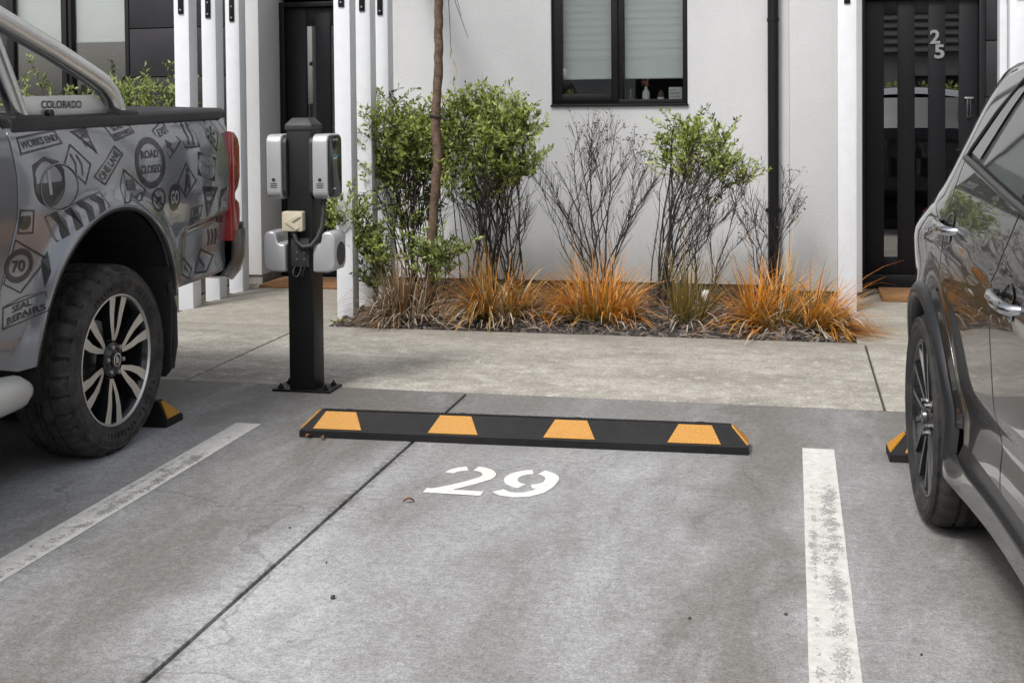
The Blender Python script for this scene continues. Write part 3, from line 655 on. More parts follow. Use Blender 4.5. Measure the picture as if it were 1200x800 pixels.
screen('three white square posts in a row at the garden edge beside the leafy shrub', [(-2.982, -2.868, 7.86, 7.98, .01), (-2.982, -2.868, 8.27, 8.39, -.01), (-2.982, -2.868, 8.66, 8.78, -.01)])
screen('three white square posts in a row behind the tail of the pickup truck', [(-4.27, -4.155, 8.10, 8.225, -.05), (-4.27, -4.155, 8.52, 8.645, -.05), (-4.27, -4.155, 8.92, 9.04, -.05)])
screen('single white square post in front of the wall by door 25', [(.300, .424, 8.72, 8.84, -.05)])
screen('white square post on the far side of door 25, behind the dark SUV', [(1.395, 1.52, 8.72, 8.84, -.05), (1.395, 1.52, 9.12, 9.24, -.05)])
# door mats
m1 = tag(box('doormat', (-4.12, -3.32, 9.13, 9.62, .001, .022), 'coir', bevel=.005), 'orange brown coir doormat in front of the door behind the charger', 'doormat')
m2 = tag(box('doormat', (.62, 1.32, 9.2, 9.62, .001, .045), 'coir', bevel=.006), 'brown coir doormat at the foot of door 25', 'doormat')

# ================================================================ OTHER SIDE OF THE LANE (seen only in glass and paint)
O = tag(empty('opposite_house', (0, -17, 0)), 'low house with white walls and a dark tiled roof across the lane', 'house')
def op(o): o.parent = O; o.matrix_parent_inverse = Matrix.Translation((0, 17, 0)); return o
op(MB().box(-14, 12, -24, -17, 0, 2.75).build('wall', 'wall'))
rf = MB().prism([(-24.5, 2.7), (-16.3, 2.7), (-20.5, 5.0)], lambda a, b, d: (d, a, b), -14.5, 12.5); op(rf.build('roof', 'roof'))
for k in range(9):
    y = -16.4-.46*k; z = 2.75+.252*k; op(MB().box(-14.5, 12.5, y-.03, y+.03, z-.01, z+.06).build('tile_course', 'roof'))
for x in (-9, -3.5, 4, 9):
    wn = op(MB().box(x-.95, x+.95, -17.03, -16.97, .85, 2.15).build('window', 'alu')); MB().box(x-.85, x+.85, -16.965, -16.96, .93, 2.07).build('pane', 'dark_gloss').parent = wn
F_ = tag(empty('timber_fence', (0, -13, 0)), 'timber paling fence across the lane', 'fence')
for k in range(60):
    x = -14+k*.42
    if -1.6 < x < 3.8: continue
    q = MB().box(x, x+.40, -13.02, -13.0, 0, 1.5+.01*(k % 3)).build('paling', 'timber'); q.parent = F_; q.matrix_parent_inverse = Matrix.Translation((0, 13, 0))

HG = tag(empty('clipped_hedge', (2.6, -12.6, 0)), 'bushy green hedge across the lane between the fence ends', 'hedge')
rgh = random.Random(90); hl = MB(); hc = MB()
for k in range(26): rock(hc, (rgh.uniform(-3.4, 2.2), rgh.uniform(-.3, .3), rgh.uniform(.3, 1.25)), .45, .35, .35, rgh)
hc.build('branches', 'stem', HG, recalc=False)
for k in range(7000):
    a = rgh.uniform(0, 6.28); q = Vector((rgh.uniform(-3.8, 2.6), rgh.gauss(.25, .22), 1.75*rgh.random()**.7+.12*math.sin(k)))
    d = Vector((rgh.gauss(0, 1), rgh.gauss(.5, 1), rgh.gauss(.4, 1))).normalized(); sd_ = d.orthogonal().normalized()
    hl.add([q, q+d*.06+sd_*.03, q+d*.13, q+d*.06-sd_*.03], [(0, 1, 2), (0, 2, 3)])
tag(hl.build('foliage', 'leaf', HG, recalc=False), kind='stuff')

# ================================================================ VEHICLES
def smooth01(x, a, b): x = min(1, max(0, (x-a)/(b-a))); return x*x*(3-2*x)
def tyre(fm, r, wd, rim_r, n, lug, mat, parent, cut=.013):
    """lathe tyre; axial coordinate 0 = outer sidewall, negative = inboard"""
    h = r-rim_r
    prof = [(rim_r-.012, -.030), (rim_r+.004, -.008), (rim_r+h*.10, -.004), (rim_r+h*.30, .004), (rim_r+h*.42, .006), (rim_r+h*.47, .009), (rim_r+h*.52, .0075), (rim_r+h*.66, .005), (rim_r+h*.70, .0085), (rim_r+h*.78, .0), (r-.022, -.010), (r-.008, -.022), (r-.002, -.034), (r, -.050)]
    gw = .010; gx = [.075, .120, wd-.120, wd-.075]
    for g_ in gx:
        prof += [(r, -g_+gw/2), (r-.009, -g_+gw/2-.001), (r-.009, -g_-gw/2+.001), (r, -g_-gw/2)]
    prof += [(r-.002, -wd+.034), (r-.022, -wd+.010), (rim_r, -wd+.01)]
    def mod(rr, a, q, j):
        if q % lug == 0 and 9 < j < 16: return rr-cut
        if (q+lug//2) % lug == 0 and 14 < j < len(prof)-4: return rr-cut*.45
        return rr
    return MB().lathe(prof, fm, n, mod=mod).build('tyre', mat, parent, smooth=28)
def barrel(fm, rim_r, wd, mat, parent, lip='machined'):
    b = MB()
    b.lathe([(rim_r+.004, -.012), (rim_r, -.010), (rim_r-.010, -.022), (rim_r-.016, -.040), (rim_r-.03, -.11), (rim_r-.02, -wd+.02)], fm, 72)
    b.lathe([(rim_r+.006, -.013), (rim_r+.005, -.006), (rim_r-.001, -.005), (rim_r-.006, -.014)], fm, 72, mi=1)
    b.lathe([(.001, -.115), (.15, -.115), (.16, -.12)], fm, 40, mi=2)      # brake disc
    b.lathe([(.001, -.14), (rim_r-.02, -.145)], fm, 40)
    return b.build('wheel', [mat, lip, 'galv'], parent, smooth=35)
def polar(r, a): return (r*math.cos(a), r*math.sin(a))
def spoke_arm(mb, fm, pts, wds, ang, f0, f1, depth):
    """pts: (radius, tangential offset); machined face, dark flanks"""
    L = []; Rr = []
    for i, (rr, off) in enumerate(pts):
        wd = wds[i]/2; L.append((rr, off+wd)); Rr.append((rr, off-wd))
    ca, sa = math.cos(ang), math.sin(ang)
    def tr(q, d): return fm(q[0]*ca-q[1]*sa, q[0]*sa+q[1]*ca, d)
    n = len(pts); ds = [lerp(f0, f1, i/(n-1)) for i in range(n)]
    vs = [tr(q, d) for q, d in zip(L, ds)]+[tr(q, d) for q, d in zip(Rr, ds)]
    vs += [tr((q[0], q[1]+.006), d-depth) for q, d in zip(L, ds)]+[tr((q[0], q[1]-.006), d-depth) for q, d in zip(Rr, ds)]
    mb.add(vs, [(i, i+1, n+i+1, n+i) for i in range(n-1)], 0)
    mb.add(vs, [(i, i+1, 2*n+i+1, 2*n+i) for i in range(n-1)]+[(n+i, n+i+1, 3*n+i+1, 3*n+i) for i in range(n-1)]+[(0, n, 3*n, 2*n), (n-1, 2*n-1, 4*n-1, 3*n-1)], 1)
def ute_wheel(cx, cy, cz, sgn, parent):
    fm = wheel_map(cx, cy, cz, sgn); RR = .266
    wl = barrel(fm, RR, .25, 'rim_dark', parent); tyre(fm, .394, .262, RR+.002, 192, 6, 'tyre_dusty', wl)
    for k in range(6):
        a = R(60*k+22); mb = MB()
        for sg in (-1, 1):
            spoke_arm(mb, fm, [(.078, sg*.006), (.10, sg*.012+.002), (.14, sg*.025+.007), (.19, sg*.034+.012), (.263, sg*.046+.008)], [.015, .022, .026, .033, .046], a, -.030, -.014, .035)
        # dark web filling the fork and the broad dark shoulder behind it
        pts = [polar(.06, a-.25), polar(.12, a-.16), polar(.248, a-.20), polar(.248, a+.24), polar(.12, a+.22), polar(.06, a+.25)]
        mb.prism(pts, fm, -.062, -.052, 1)
        mb.build('spoke', ['machined', 'rim_dark'], wl, smooth=30)
        a2 = a+R(30); q = polar(.058, a2)
        MB().tube([fm(q[0], q[1], -.045), fm(q[0], q[1], -.012), fm(q[0], q[1], -.008)], [.0115, .0105, .006], 6).build('lug_nut', 'galv', wl, smooth=30)
    MB().lathe([(.001, -.020), (.055, -.022), (.072, -.030), (.078, -.06)], fm, 36).build('hub', 'rim_dark', wl, smooth=40)
    cp = MB().lathe([(.001, -.008), (.026, -.009), (.032, -.014), (.033, -.024)], fm, 30).build('centre_cap', 'rim_dark', wl, smooth=40)
    em = MB().lathe([(.023, -.0075), (.028, -.0078), (.028, -.010)], fm, 30)
    for (a0, b0, a1, b1) in ((-.012, .006, .0, .014), (-.004, .0, .012, .005), (-.012, -.012, -.002, -.004), (.004, -.014, .011, -.004), (-.014, -.002, -.006, .004)):
        em.prism([(a0, b0), (a1, b0), (a1, b1), (a0, b1)], fm, -.0085, -.0068)
    em.build('emblem', 'chrome', wl, smooth=30)
    # worn raised marks round the sidewall
    rg = random.Random(7); mk = MB()
    for a0, a1, n in ((35, 62, 5), (85, 125, 9), (250, 290, 9), (300, 330, 6)):
        for i in range(n):
            a = R(lerp(a0, a1, i/(n-1))); h0 = .294+rg.uniform(0, .006); h1 = .322+rg.uniform(-.01, .004); wd = rg.uniform(.008, .016)/.29
            mk.prism([polar(h0, a), polar(h1, a+.01), polar(h1, a+wd*.35), polar(h0, a+wd*.35)], fm, .003, .0085)
            if i % 2: mk.prism([polar(h1-.006, a), polar(h1, a), polar(h1, a+wd), polar(h1-.006, a+wd)], fm, .003, .0085)
    tag(mk.build('sidewall_marks', 'tyre', wl), kind='stuff')
    return wl
def suv_wheel(cx, cy, cz, sgn, parent):
    fm = wheel_map(cx, cy, cz, sgn); RR = .258
    wl = barrel(fm, RR, .22, 'rim_dark', parent, 'rim_dark'); tyre(fm, .356, .225, RR+.002, 180, 5, 'tyre', wl, .004)
    for k in range(5):
        a = R(72*k+20); mb = MB()
        for sg in (-1, 1):
            spoke_arm(mb, fm, [(.05, sg*.016), (.11, sg*.030), (.17, sg*.040), (.256, sg*.054)], [.020, .017, .016, .022], a, -.020, -.008, .045)
        mb.build('spoke', ['rim_satin', 'rim_dark'], wl, smooth=30)
        mb = MB(); spoke_arm(mb, fm, [(.055, 0), (.12, 0), (.256, 0)], [.014, .012, .018], a+R(36), -.030, -.012, .04); mb.build('spoke', ['rim_dark', 'rim_dark'], wl, smooth=30)
        q = polar(.057, a+R(36)); MB().tube([fm(q[0], q[1], -.045), fm(q[0], q[1], -.004)], [.011, .009], 6).build('lug_nut', 'rim_satin', wl, smooth=30)
    MB().lathe([(.001, -.012), (.028, -.013), (.066, -.022), (.072, -.06)], fm, 36).build('hub', 'rim_dark', wl, smooth=40)
    MB().lathe([(.001, .0), (.024, -.002), (.027, -.014)], fm, 30).build('centre_cap', 'rim_satin', wl, smooth=40)
    return wl
M['rim_satin'] = pm('satin_black_alloy', (.10, .10, .105), .28, .8, var=.15)

# ---------------------------------------------------------------- pickup truck
U = tag(empty('pickup_truck', (-3.655, 4.60, 0)), 'grey dual cab pickup truck printed all over with dark road sign drawings', 'pickup truck')
UA = (.035, .495, .522)
def ut(s, z):
    t = interp([(.40, .862), (.5, .880), (.6, .898), (.8, .916), (1.0, .929), (1.1, .932), (1.2, .926), (1.3, .910), (1.36, .893), (1.42, .868)], z)
    if s > .78: t -= (s-.78)**2*.16
    d = math.hypot(s-UA[0], z-UA[1])-UA[2]
    t += .034*math.exp(-(d/.06)**2)
    zc = .862+.1*(s-.70)
    t -= .020*smooth01(s, .60, .72)*(1-smooth01(z, zc-.03, zc+.012))*smooth01(z, .60, .72)
    return t
def rnd(poly): return poly
bed_front = [(-.705, .50), (-.702, .77), (-.655, .90), (-.615, 1.02), (-.608, 1.18), (-.622, 1.335)]
bed_poly = bed_front+[(-.60, 1.350), (0., 1.366), (1.12, 1.396), (1.165, 1.388), (1.188, 1.35), (1.200, 1.10), (1.196, .80), (1.180, .66), (1.150, .612), (.525, .598)]
bed_poly += arc(UA[0], UA[1], UA[2], 11.5, 183, 40)+[(-.56, .462)]
bedL = None
for sg in (1, -1):
    b = panel('bed_panel', bed_poly, ut, sg, 'ute_paint', U, depth=.03, step=.02)
    if sg == 1: bedL = b
    cab = [(p[0]-.014, p[1]) for p in bed_front]
    low = [(-.72, .47)]+cab+[(-.66, 1.36), (-.9, 1.352), (-1.75, 1.32), (-2.75, 1.27), (-3.6, 1.17), (-3.95, 1.05), (-4.05, .80), (-4.0, .5), (-3.64, .5)]+arc(-3.12, .47, .47, 4, 176, 24)[::1][::-1][::-1]
    # front arch runs from the nose side to the cab side
    low = [(-.72, .47)]+cab+[(-.66, 1.36), (-.9, 1.352), (-1.75, 1.32), (-2.75, 1.27), (-3.6, 1.17), (-3.95, 1.05), (-4.05, .80), (-4.0, .5), (-3.59, .5)]+arc(-3.12, .47, .47, 176, 4, 24)+[(-2.6, .47)]
    panel('cab_panel', low, ut, sg, 'cab_paint', U, depth=.03, step=.06)
    def csub(o): return o
    for seam in ([(-1.66, .52), (-1.68, .9), (-1.66, 1.31)], [(-2.58, .52), (-2.62, .9), (-2.60, 1.26)], [(-.80, .80), (-.74, .95), (-.72, 1.33)], [(-.80, .80), (-1.0, .58), (-1.3, .53), (-2.5, .52)]):
        surf_decal('door_seam', [ribbon(seam, .008)], ut, sg, .0012, 'liner', U)
    for hs_ in (-.92, -1.84):
        MB().tube([(sg*(ut(hs_+.1, 1.17)-.004), hs_+.11, 1.17), (sg*(ut(hs_, 1.17)+.030), hs_+.08, 1.17), (sg*(ut(hs_, 1.17)+.032), hs_-.06, 1.165), (sg*(ut(hs_-.1, 1.17)-.004), hs_-.10, 1.163)], .013, 10).build('door_handle', 'cab_paint', U, smooth=50)
    def ug(s, z): return .868-.30*(z-1.36)
    panel('cab_side', [(-.665, 1.36), (-.80, 1.76), (-1.9, 1.78), (-2.65, 1.30), (-1.75, 1.325)], ug, sg, 'cab_paint', U, depth=.03, step=.08)
    for gp in ([(-.98, 1.40), (-1.03, 1.68), (-1.58, 1.70), (-1.60, 1.38)], [(-1.70, 1.375), (-1.68, 1.70), (-1.88, 1.70), (-2.45, 1.34)]):
        panel('side_window', gp, ug, sg, 'privacy', U, off=.004, depth=0, step=.1)
    # wheel arch liner and its lip
    ln = MB(); n = 40; k = len(ln.v)
    pa = arc(UA[0], UA[1], UA[2]-.004, -20, 200, n)
    for s_, z_ in pa: ln.v += [(sg*.915, s_, z_), (sg*.50, s_, z_)]
    for i in range(n): ln.f.append((2*i, 2*i+1, 2*i+3, 2*i+2)); ln.mi.append(0)
    ln.add([(sg*.50, s_, z_) for s_, z_ in pa], [tuple(range(n+1))])
    ln.build('arch_liner', 'liner', U, recalc=False)
    lp = [(sg*(ut(s_, z_)-.006), s_, z_) for s_, z_ in arc(UA[0], UA[1], UA[2]-.006, 9, 184, 48)]
    MB().tube(lp, .009, 6).build('arch_lip', 'flap', U, smooth=40)
    wr = ute_wheel(sg*.936, .042, .384, sg, U)
    if sg == 1: wr0 = wr
    ute_wheel(sg*.898, -3.12, .385, sg, U)
    # mudflap
    mf = MB().prism([(.64, .25), (.67, .215), (.90, .215), (.928, .25), (.932, .60), (.925, .80), (.64, .80)], lambda a, b, d: (sg*a, d+.03*(b-.5), b), .50, .516)
    mf.build('mudflap', 'flap', U, bevel=.004, smooth=35)
    MB().tube([(sg*.918, .50, .64), (sg*.926, .53, .52), (sg*.93, .53, .36), (sg*.922, .52, .25)], [.012, .016, .014, .008], 8).build('mudflap_rib', 'flap', U, smooth=40)
    # side step, a flattened tube with a rounded rear end
    st = MB(); path = [(sg*.93, -.628, .405), (sg*.945, -.645, .41), (sg*.95, -.69, .415), (sg*.95, -.80, .42), (sg*.95, -1.4, .42), (sg*.95, -2.5, .42), (sg*.93, -2.62, .42)]
    st.tube(path, [.012, .045, .066, .074, .074, .074, .02], 16)
    st.v = [(sg*.93+(x-sg*.93)*1.5 if abs(x) < .93 else x, y, .42+(z-.42)*(.92)) for x, y, z in st.v]
    st.build('side_step', 'step', U, smooth=50)
    MB().box(min(sg*.5, sg*.93), max(sg*.5, sg*.93), -1.0, -.95, .40, .44).build('step_bracket', 'under', U)
    # tail light with two lobes
    tl = [(1.165, 1.305), (1.215, 1.300), (1.255, 1.270), (1.272, 1.225), (1.274, 1.075), (1.252, 1.020), (1.216, .990), (1.217, .968), (1.258, .945), (1.268, .91), (1.264, .845), (1.240, .80), (1.214, .780), (1.206, .755), (1.170, .75)]
    tlo = MB().prism(tl, lambda a, b, d: (sg*d, a, b), .74, .915).build('tail_light', 'tail_red', U, bevel=.016, seg=3, smooth=50)
    # sports bar: raked tube, rear leg, base plate
    def P(s, z, x=.850): return (sg*x, s, z)
    bar = MB(); main = [(-.86, 1.835), (-.70, 1.785), (-.591, 1.751), (-.275, 1.655), (.0, 1.562), (.085, 1.53), (.145, 1.49), (.185, 1.44), (.205, 1.385)]
    bar.tube([P(*q) for q in main], .043, 20); bar.tube([P(-.70, 1.775), P(-.62, 1.633), P(-.549, 1.511), P(-.485, 1.395)], .037, 18)
    br = bar.build('sports_bar', 'steel', U, smooth=45)
    pl = MB().prism([(-.52, 1.468), (.05, 1.480), (.13, 1.428), (.15, 1.395), (-.49, 1.385)], lambda a, b, d: (sg*d, a, b), .838, .846).build('base_plate', 'plate', br, bevel=.002, smooth=35)
    tv, tf_ = text_mesh('COLORADO', .012)
    tx = MB()
    for dd in (.0,):
        tx.add([(sg*.8495, (lerp(-.335, -.06, a) if sg == 1 else lerp(-.06, -.335, a)), 1.425+b*.030) for a, b in tv], tf_)
    tx.build('bar_lettering', 'dark_plastic', br, recalc=False)
    for s_, z_, l_ in ((-.47, 1.385, .10), (.22, 1.400, .085)):
        MB().box(sg*.80 if sg > 0 else -.90, .90 if sg > 0 else -.80, s_-l_, s_+l_, z_-.03, z_+.016).build('bar_foot', 'tonneau', U, bevel=.014, seg=3, smooth=40)
    # cab rear lamp side fill
MB().tube([(-.85, -.86, 1.835), (-.80, -.88, 1.86), (0, -.9, 1.90), (.80, -.88, 1.86), (.85, -.86, 1.835)], .043, 16).build('sports_bar_hoop', 'steel', U, smooth=45)
# cab shell
def bridge(name, prof, tf, mat, bulge, parent, nx=14, sub=5, off=0.0):
    pts = []
    for i in range(len(prof)-1):
        for k in range(sub): pts.append((lerp(prof[i][0], prof[i+1][0], k/sub), lerp(prof[i][1], prof[i+1][1], k/sub)))
    pts.append(prof[-1]); V = []; F = []
    for s, z in pts:
        t = tf(s, z)
        for i in range(nx+1):
            u_ = -1+2*i/nx; q = (1-u_*u_); V.append((u_*t, s+bulge[0]*q, z+bulge[1]*q+off))
    for j in range(len(pts)-1):
        for i in range(nx): a = j*(nx+1)+i; F.append((a, a+1, a+nx+2, a+nx+1))
    return MB().add(V, F).build(name, mat, parent, smooth=60)
bridge('roof', [(-.80, 1.76), (-1.35, 1.785), (-1.9, 1.78)], lambda s, z: .868-.30*(z-1.36), 'cab_paint', (0, .03), U)
bridge('windscreen', [(-1.9, 1.78), (-2.65, 1.30)], lambda s, z: .868-.30*(z-1.36), 'privacy', (-.05, .02), U)
bridge('bonnet', [(-2.65, 1.26), (-3.3, 1.21), (-3.8, 1.12)], ut, 'cab_paint', (-.05, .03), U)
bridge('nose', [(-3.8, 1.12), (-3.95, 1.0), (-4.05, .80), (-4.0, .5)], ut, 'cab_paint', (-.10, 0), U)
bridge('cab_back', [(-.66, 1.34), (-.80, 1.76)], lambda s, z: .868-.30*(z-1.36), 'cab_paint', (.02, 0), U)
MB().box(-.62, .62, -.715, -.705, 1.43, 1.68, rot=(.32, 0, 0)).build('rear_window', 'privacy', U)
# tonneau cover: crowned slab with a rolled front edge
tn = MB(); prof = [(-.905, 1.352), (-.905, 1.388), (-.885, 1.402), (-.5, 1.414), (0, 1.418), (.5, 1.414), (.885, 1.402), (.905, 1.388), (.905, 1.352)]
def tnz(s): return .030*(s+.6)/1.7-.012
V = []; F = []; ns = 12; m = len(prof)
for j in range(ns+1):
    s = lerp(-.60, 1.168, j/ns)
    for x, z in prof: V.append((x*(1-.02*smooth01(s, .9, 1.12)), s, z+tnz(s)))
for j in range(ns):
    for i in range(m-1): a = j*m+i; F.append((a, a+1, a+m+1, a+m))
F += [tuple(range(m)), tuple(ns*m+i for i in range(m))]
MB().add(V, F).build('tonneau_cover', 'tonneau', U, bevel=.006, smooth=40)
MB().tube([(-.87, -.30, 1.405), (.87, -.30, 1.405)], .016, 10).build('tonneau_bow', 'tonneau', U, smooth=40)
tg = MB().box(-.80, .80, 1.12, 1.205, .64, 1.385); tg.build('tailgate', 'ute_paint', U, bevel=.02, smooth=40, seg=3)
MB().box(-.11, .11, 1.206, 1.225, 1.18, 1.27).build('tailgate_handle', 'dark_plastic', U, bevel=.01, smooth=40)
# rear bumper
bp = MB(); V = []; F = []
outl = [(-.895, 1.20), (-.91, 1.24), (-.905, 1.32), (-.88, 1.395), (-.80, 1.44), (0, 1.46), (.80, 1.44), (.88, 1.395), (.905, 1.32), (.91, 1.24), (.895, 1.20)]
zs = [(.545, -.10), (.585, -.04), (.66, -.005), (.72, 0), (.79, 0), (.805, -.01)]
for z, ins in zs:
    for x, s in outl: V.append((x*(1+ins*.25), s+ins, z + (.04*(1-smooth01(s, 1.2, 1.36)) if z < .62 else 0)))
m = len(outl)
for j in range(len(zs)-1):
    for i in range(m-1): a = j*m+i; F.append((a, a+1, a+m+1, a+m))
F.append(tuple(range(m))); F.append(tuple((len(zs)-1)*m+i for i in range(m)))
bmp = MB().add(V, F).build('rear_bumper', 'bumper_chrome', U, smooth=40)
tp = MB(); 
tp.prism([(x*.995, s-.006) for x, s in outl], lambda a, b, d: (a, b, d), .8055, .832); tp.build('bumper_step', 'dark_plastic', U, bevel=.008, smooth=40)
MB().box(-.84, .84, 1.10, 1.24, .60, .80).build('bumper_mount', 'under', U)
# unseen dark boxes added to block light inside the body; chassis and axle
MB().box(-.82, .82, -.60, 1.06, 1.02, 1.345).build('bed_blocker', 'liner', U)
MB().box(-.48, .48, -.62, 1.06, .62, 1.02).build('lower_bed_blocker', 'liner', U)
MB().box(-.80, .80, .60, 1.06, .66, 1.02).build('rear_bed_blocker', 'liner', U)
MB().box(-.80, .80, -2.6, -.72, .50, 1.30).build('cab_blocker', 'under', U); MB().box(-.60, .60, -4.0, -2.6, .45, 1.05).build('nose_blocker', 'under', U)
MB().box(-.5, -.38, -3.9, 1.1, .45, .60).build('chassis_rail', 'under', U); MB().box(.38, .5, -3.9, 1.1, .45, .60).build('chassis_rail', 'under', U)
MB().tube([(-.66, 0, .385), (.66, 0, .385)], .05, 12).lathe([(.001, -.12), (.12, -.1), (.15, 0), (.12, .1), (.001, .12)], lambda a, b, d: (d, a, .385+b), 16).build('rear_axle', 'under', U, smooth=40)

# road-sign drawings printed on the bed side
def quadmap(q):
    (a, b, c, d) = [Vector(p) for p in q]      # top-left, top-right, bottom-right, bottom-left
    return lambda u_, v_: tuple((a*(1-u_)+b*u_)*v_+(d*(1-u_)+c*u_)*(1-v_))
def closed_line(pts, wd):
    wd = wd*1.35
    n = len(pts); P = [Vector(p) for p in pts]; c = sum(P, Vector((0, 0)))/n
    out = []; inn = []
    for i in range(n):
        e0 = (P[i]-P[i-1]).normalized(); e1 = (P[(i+1) % n]-P[i]).normalized()
        n0 = Vector((-e0.y, e0.x)); n1 = Vector((-e1.y, e1.x)); bi = (n0+n1); bi = bi/(max(.35, bi.dot(n0))) if bi.length > 1e-6 else n0
        if (c-P[i]).dot(bi) < 0: bi = -bi
        out.append(P[i]); inn.append(P[i]+bi*wd)
    return out+inn, [(i, (i+1) % n, n+(i+1) % n, n+i) for i in range(n)]
def seg_poly(pts): return list(pts), [tuple(range(len(pts)))]
def stroke(pts, wd): return ribbon(pts, wd)
def grid_fill(pts):
    return seg_poly(pts)
def text_in(txt, q, u0, u1, v0, v1, bold=.024):
    tv, tf_ = text_mesh(txt, bold); mp = quadmap(q); return [mp(lerp(u0, u1, a), lerp(v0, v1, b)) for a, b in tv], tf_
def circ(cx, cz, rx, rz, n=36): return [(cx+rx*math.cos(2*math.pi*i/n), cz+rz*math.sin(2*math.pi*i/n)) for i in range(n)]
def ring(cx, cz, rx, rz, w_, n=40):
    o_ = circ(cx, cz, rx, rz, n); i_ = circ(cx, cz, rx-w_, rz-w_, n); return o_+i_, [(i, (i+1) % n, n+(i+1) % n, n+i) for i in range(n)]
def decal(polys, mat='decal', off=.0016, name='sign_print'):
    o = surf_decal(name, polys, ut, 1, off, mat, bedL); return o
LW = .006
Q = [(-.585, 1.322), (-.335, 1.345), (-.297, 1.288), (-.578, 1.255)]
decal([closed_line(Q, LW), text_in('WORKS END', Q, .06, .95, .28, .72)])
T = [(-.235, 1.335), (-.113, 1.349), (-.067, 1.238)]
decal([closed_line(T, .014), text_in('GIVE', [(-.205, 1.335), (-.11, 1.345), (-.10, 1.295), (-.19, 1.285)], .12, .9, .25, .75), text_in('WAY', [(-.175, 1.30), (-.09, 1.305), (-.08, 1.26), (-.15, 1.255)], .1, .85, .3, .8)])
Q = [(.015, 1.352), (.206, 1.372), (.255, 1.318), (.080, 1.286)]
decal([closed_line(Q, LW), text_in('SEAL', Q, .22, .72, .55, .85), text_in('REPAIRS', Q, .1, .9, .14, .44)])
Q = [(.40, 1.325), (.502, 1.368), (.65, 1.272), (.519, 1.192)]
decal([closed_line(Q, LW), text_in('EXIT', [(.43, 1.335), (.53, 1.355), (.57, 1.315), (.45, 1.285)], .08, .95, .1, .8), stroke([(.56, 1.22), (.525, 1.255)], .012), seg_poly([(.50, 1.282), (.556, 1.262), (.508, 1.24)])])
Q = [(.621, 1.366), (.785, 1.372), (.827, 1.235), (.674, 1.236)]
mp = quadmap(Q)
decal([closed_line(Q, LW), seg_poly([mp(0, 1), mp(.16, 1), mp(.16, 0), mp(0, 0)]), seg_poly([mp(.86, 1), mp(1, 1), mp(1, 0), mp(.86, 0)])] + [x for u_ in (.36, .66) for x in (stroke([mp(u_-.05, .12), mp(u_+.05, .4), mp(u_-.03, .62), mp(u_, .78)], .012), seg_poly([mp(u_-.10, .75), mp(u_+.10, .75), mp(u_, .93)]))])
Q = [(.921, 1.372), (1.062, 1.30), (1.007, 1.207), (.909, 1.285)]
fl = []
for k in range(3):
    a = R(60*k+15); fl.append(stroke([(.972-.042*math.cos(a), 1.29-.042*math.sin(a)), (.972+.042*math.cos(a), 1.29+.042*math.sin(a))], .011))
for k in range(6): a = R(60*k+15); fl.append(seg_poly(circ(.972+.036*math.cos(a), 1.29+.036*math.sin(a), .011, .011, 8)))
decal([closed_line(Q, LW)]+fl)
decal([ring(.343, 1.185, .130, .112, .028), text_in('ROAD', [(.25, 1.245), (.44, 1.245), (.44, 1.20), (.25, 1.20)], .1, .9, .1, .9), text_in('CLOSED', [(.245, 1.18), (.44, 1.18), (.44, 1.135), (.245, 1.135)], .05, .97, .1, .9)])
Q = [(-.118, 1.150), (.066, 1.270), (.128, 1.232), (-.035, 1.110)]
decal([closed_line(Q, LW), text_in('ONE LANE', Q, .08, .93, .22, .78)])
Q = [(-.254, 1.289), (-.124, 1.203), (-.176, 1.121), (-.315, 1.212)]
decal([closed_line(Q, LW), stroke([(-.262, 1.248), (-.235, 1.21), (-.238, 1.155)], .010), stroke([(-.222, 1.243), (-.195, 1.205), (-.192, 1.16)], .010)])
decal([seg_poly([(-.52, 1.215), (-.44, 1.245), (-.35, 1.225), (-.318, 1.19)]+arc(-.418, 1.14, .10, 0, -180, 18, .085))], off=.001)
decal([seg_poly([(-.432, 1.195), (-.412, 1.195), (-.405, 1.10), (-.425, 1.10)])], 'decal_light', .0022)
cap_ = ring(-.353, 1.125, .125, .088, .0035); decal([cap_], 'dark_plastic', .0030, 'fuel_cap_gap')
decal([ring(-.353, 1.125, .1285, .0915, .003)], 'decal_light', .0026, 'fuel_cap_edge')
Q = [(-.456, 1.021), (-.084, 1.091), (-.048, 1.028), (-.382, .917)]; mp = quadmap(Q)
decal([closed_line(Q, .003)]+[seg_poly([mp(u_, 1), mp(u_+.12, 1), mp(u_+.20, .5), mp(u_+.12, 0), mp(u_, 0), mp(u_+.08, .5)]) for u_ in (.08, .31, .54, .77)])
Q = [(.115, 1.172), (.295, 1.070), (.20, 1.022), (.05, 1.028)]
decal([closed_line([(.115, 1.172), (.295, 1.070), (.215, 1.028), (.06, 1.028)], LW), seg_poly([(.125, 1.125), (.185, 1.122), (.20, 1.09), (.19, 1.075), (.12, 1.08)]), stroke([(.11, 1.035), (.14, 1.06), (.18, 1.04), (.22, 1.06), (.25, 1.06)], .008), stroke([(.15, 1.07), (.16, 1.05), (.20, 1.055)], .007)])
decal([ring(.40, 1.02, .065, .052, .010), stroke([(.355, 1.05), (.445, .99)], .010), seg_poly([(.375, 1.0), (.40, 1.035), (.43, 1.03), (.41, 1.0)])])
decal([seg_poly(circ(.548, 1.02, .052, .062, 26))]); decal([text_in('GO', [(.50, 1.06), (.595, 1.055), (.595, .98), (.50, .985)], .12, .88, .1, .9)], 'decal_light', .0022)
Q = [(.664, 1.173), (.761, 1.081), (.658, 1.008), (.571, 1.081)]
decal([closed_line(Q, LW), seg_poly(circ(.672, 1.135, .013, .011, 10)), seg_poly([(.655, 1.12), (.685, 1.12), (.70, 1.06), (.69, 1.035), (.67, 1.07), (.655, 1.035), (.64, 1.035)])])
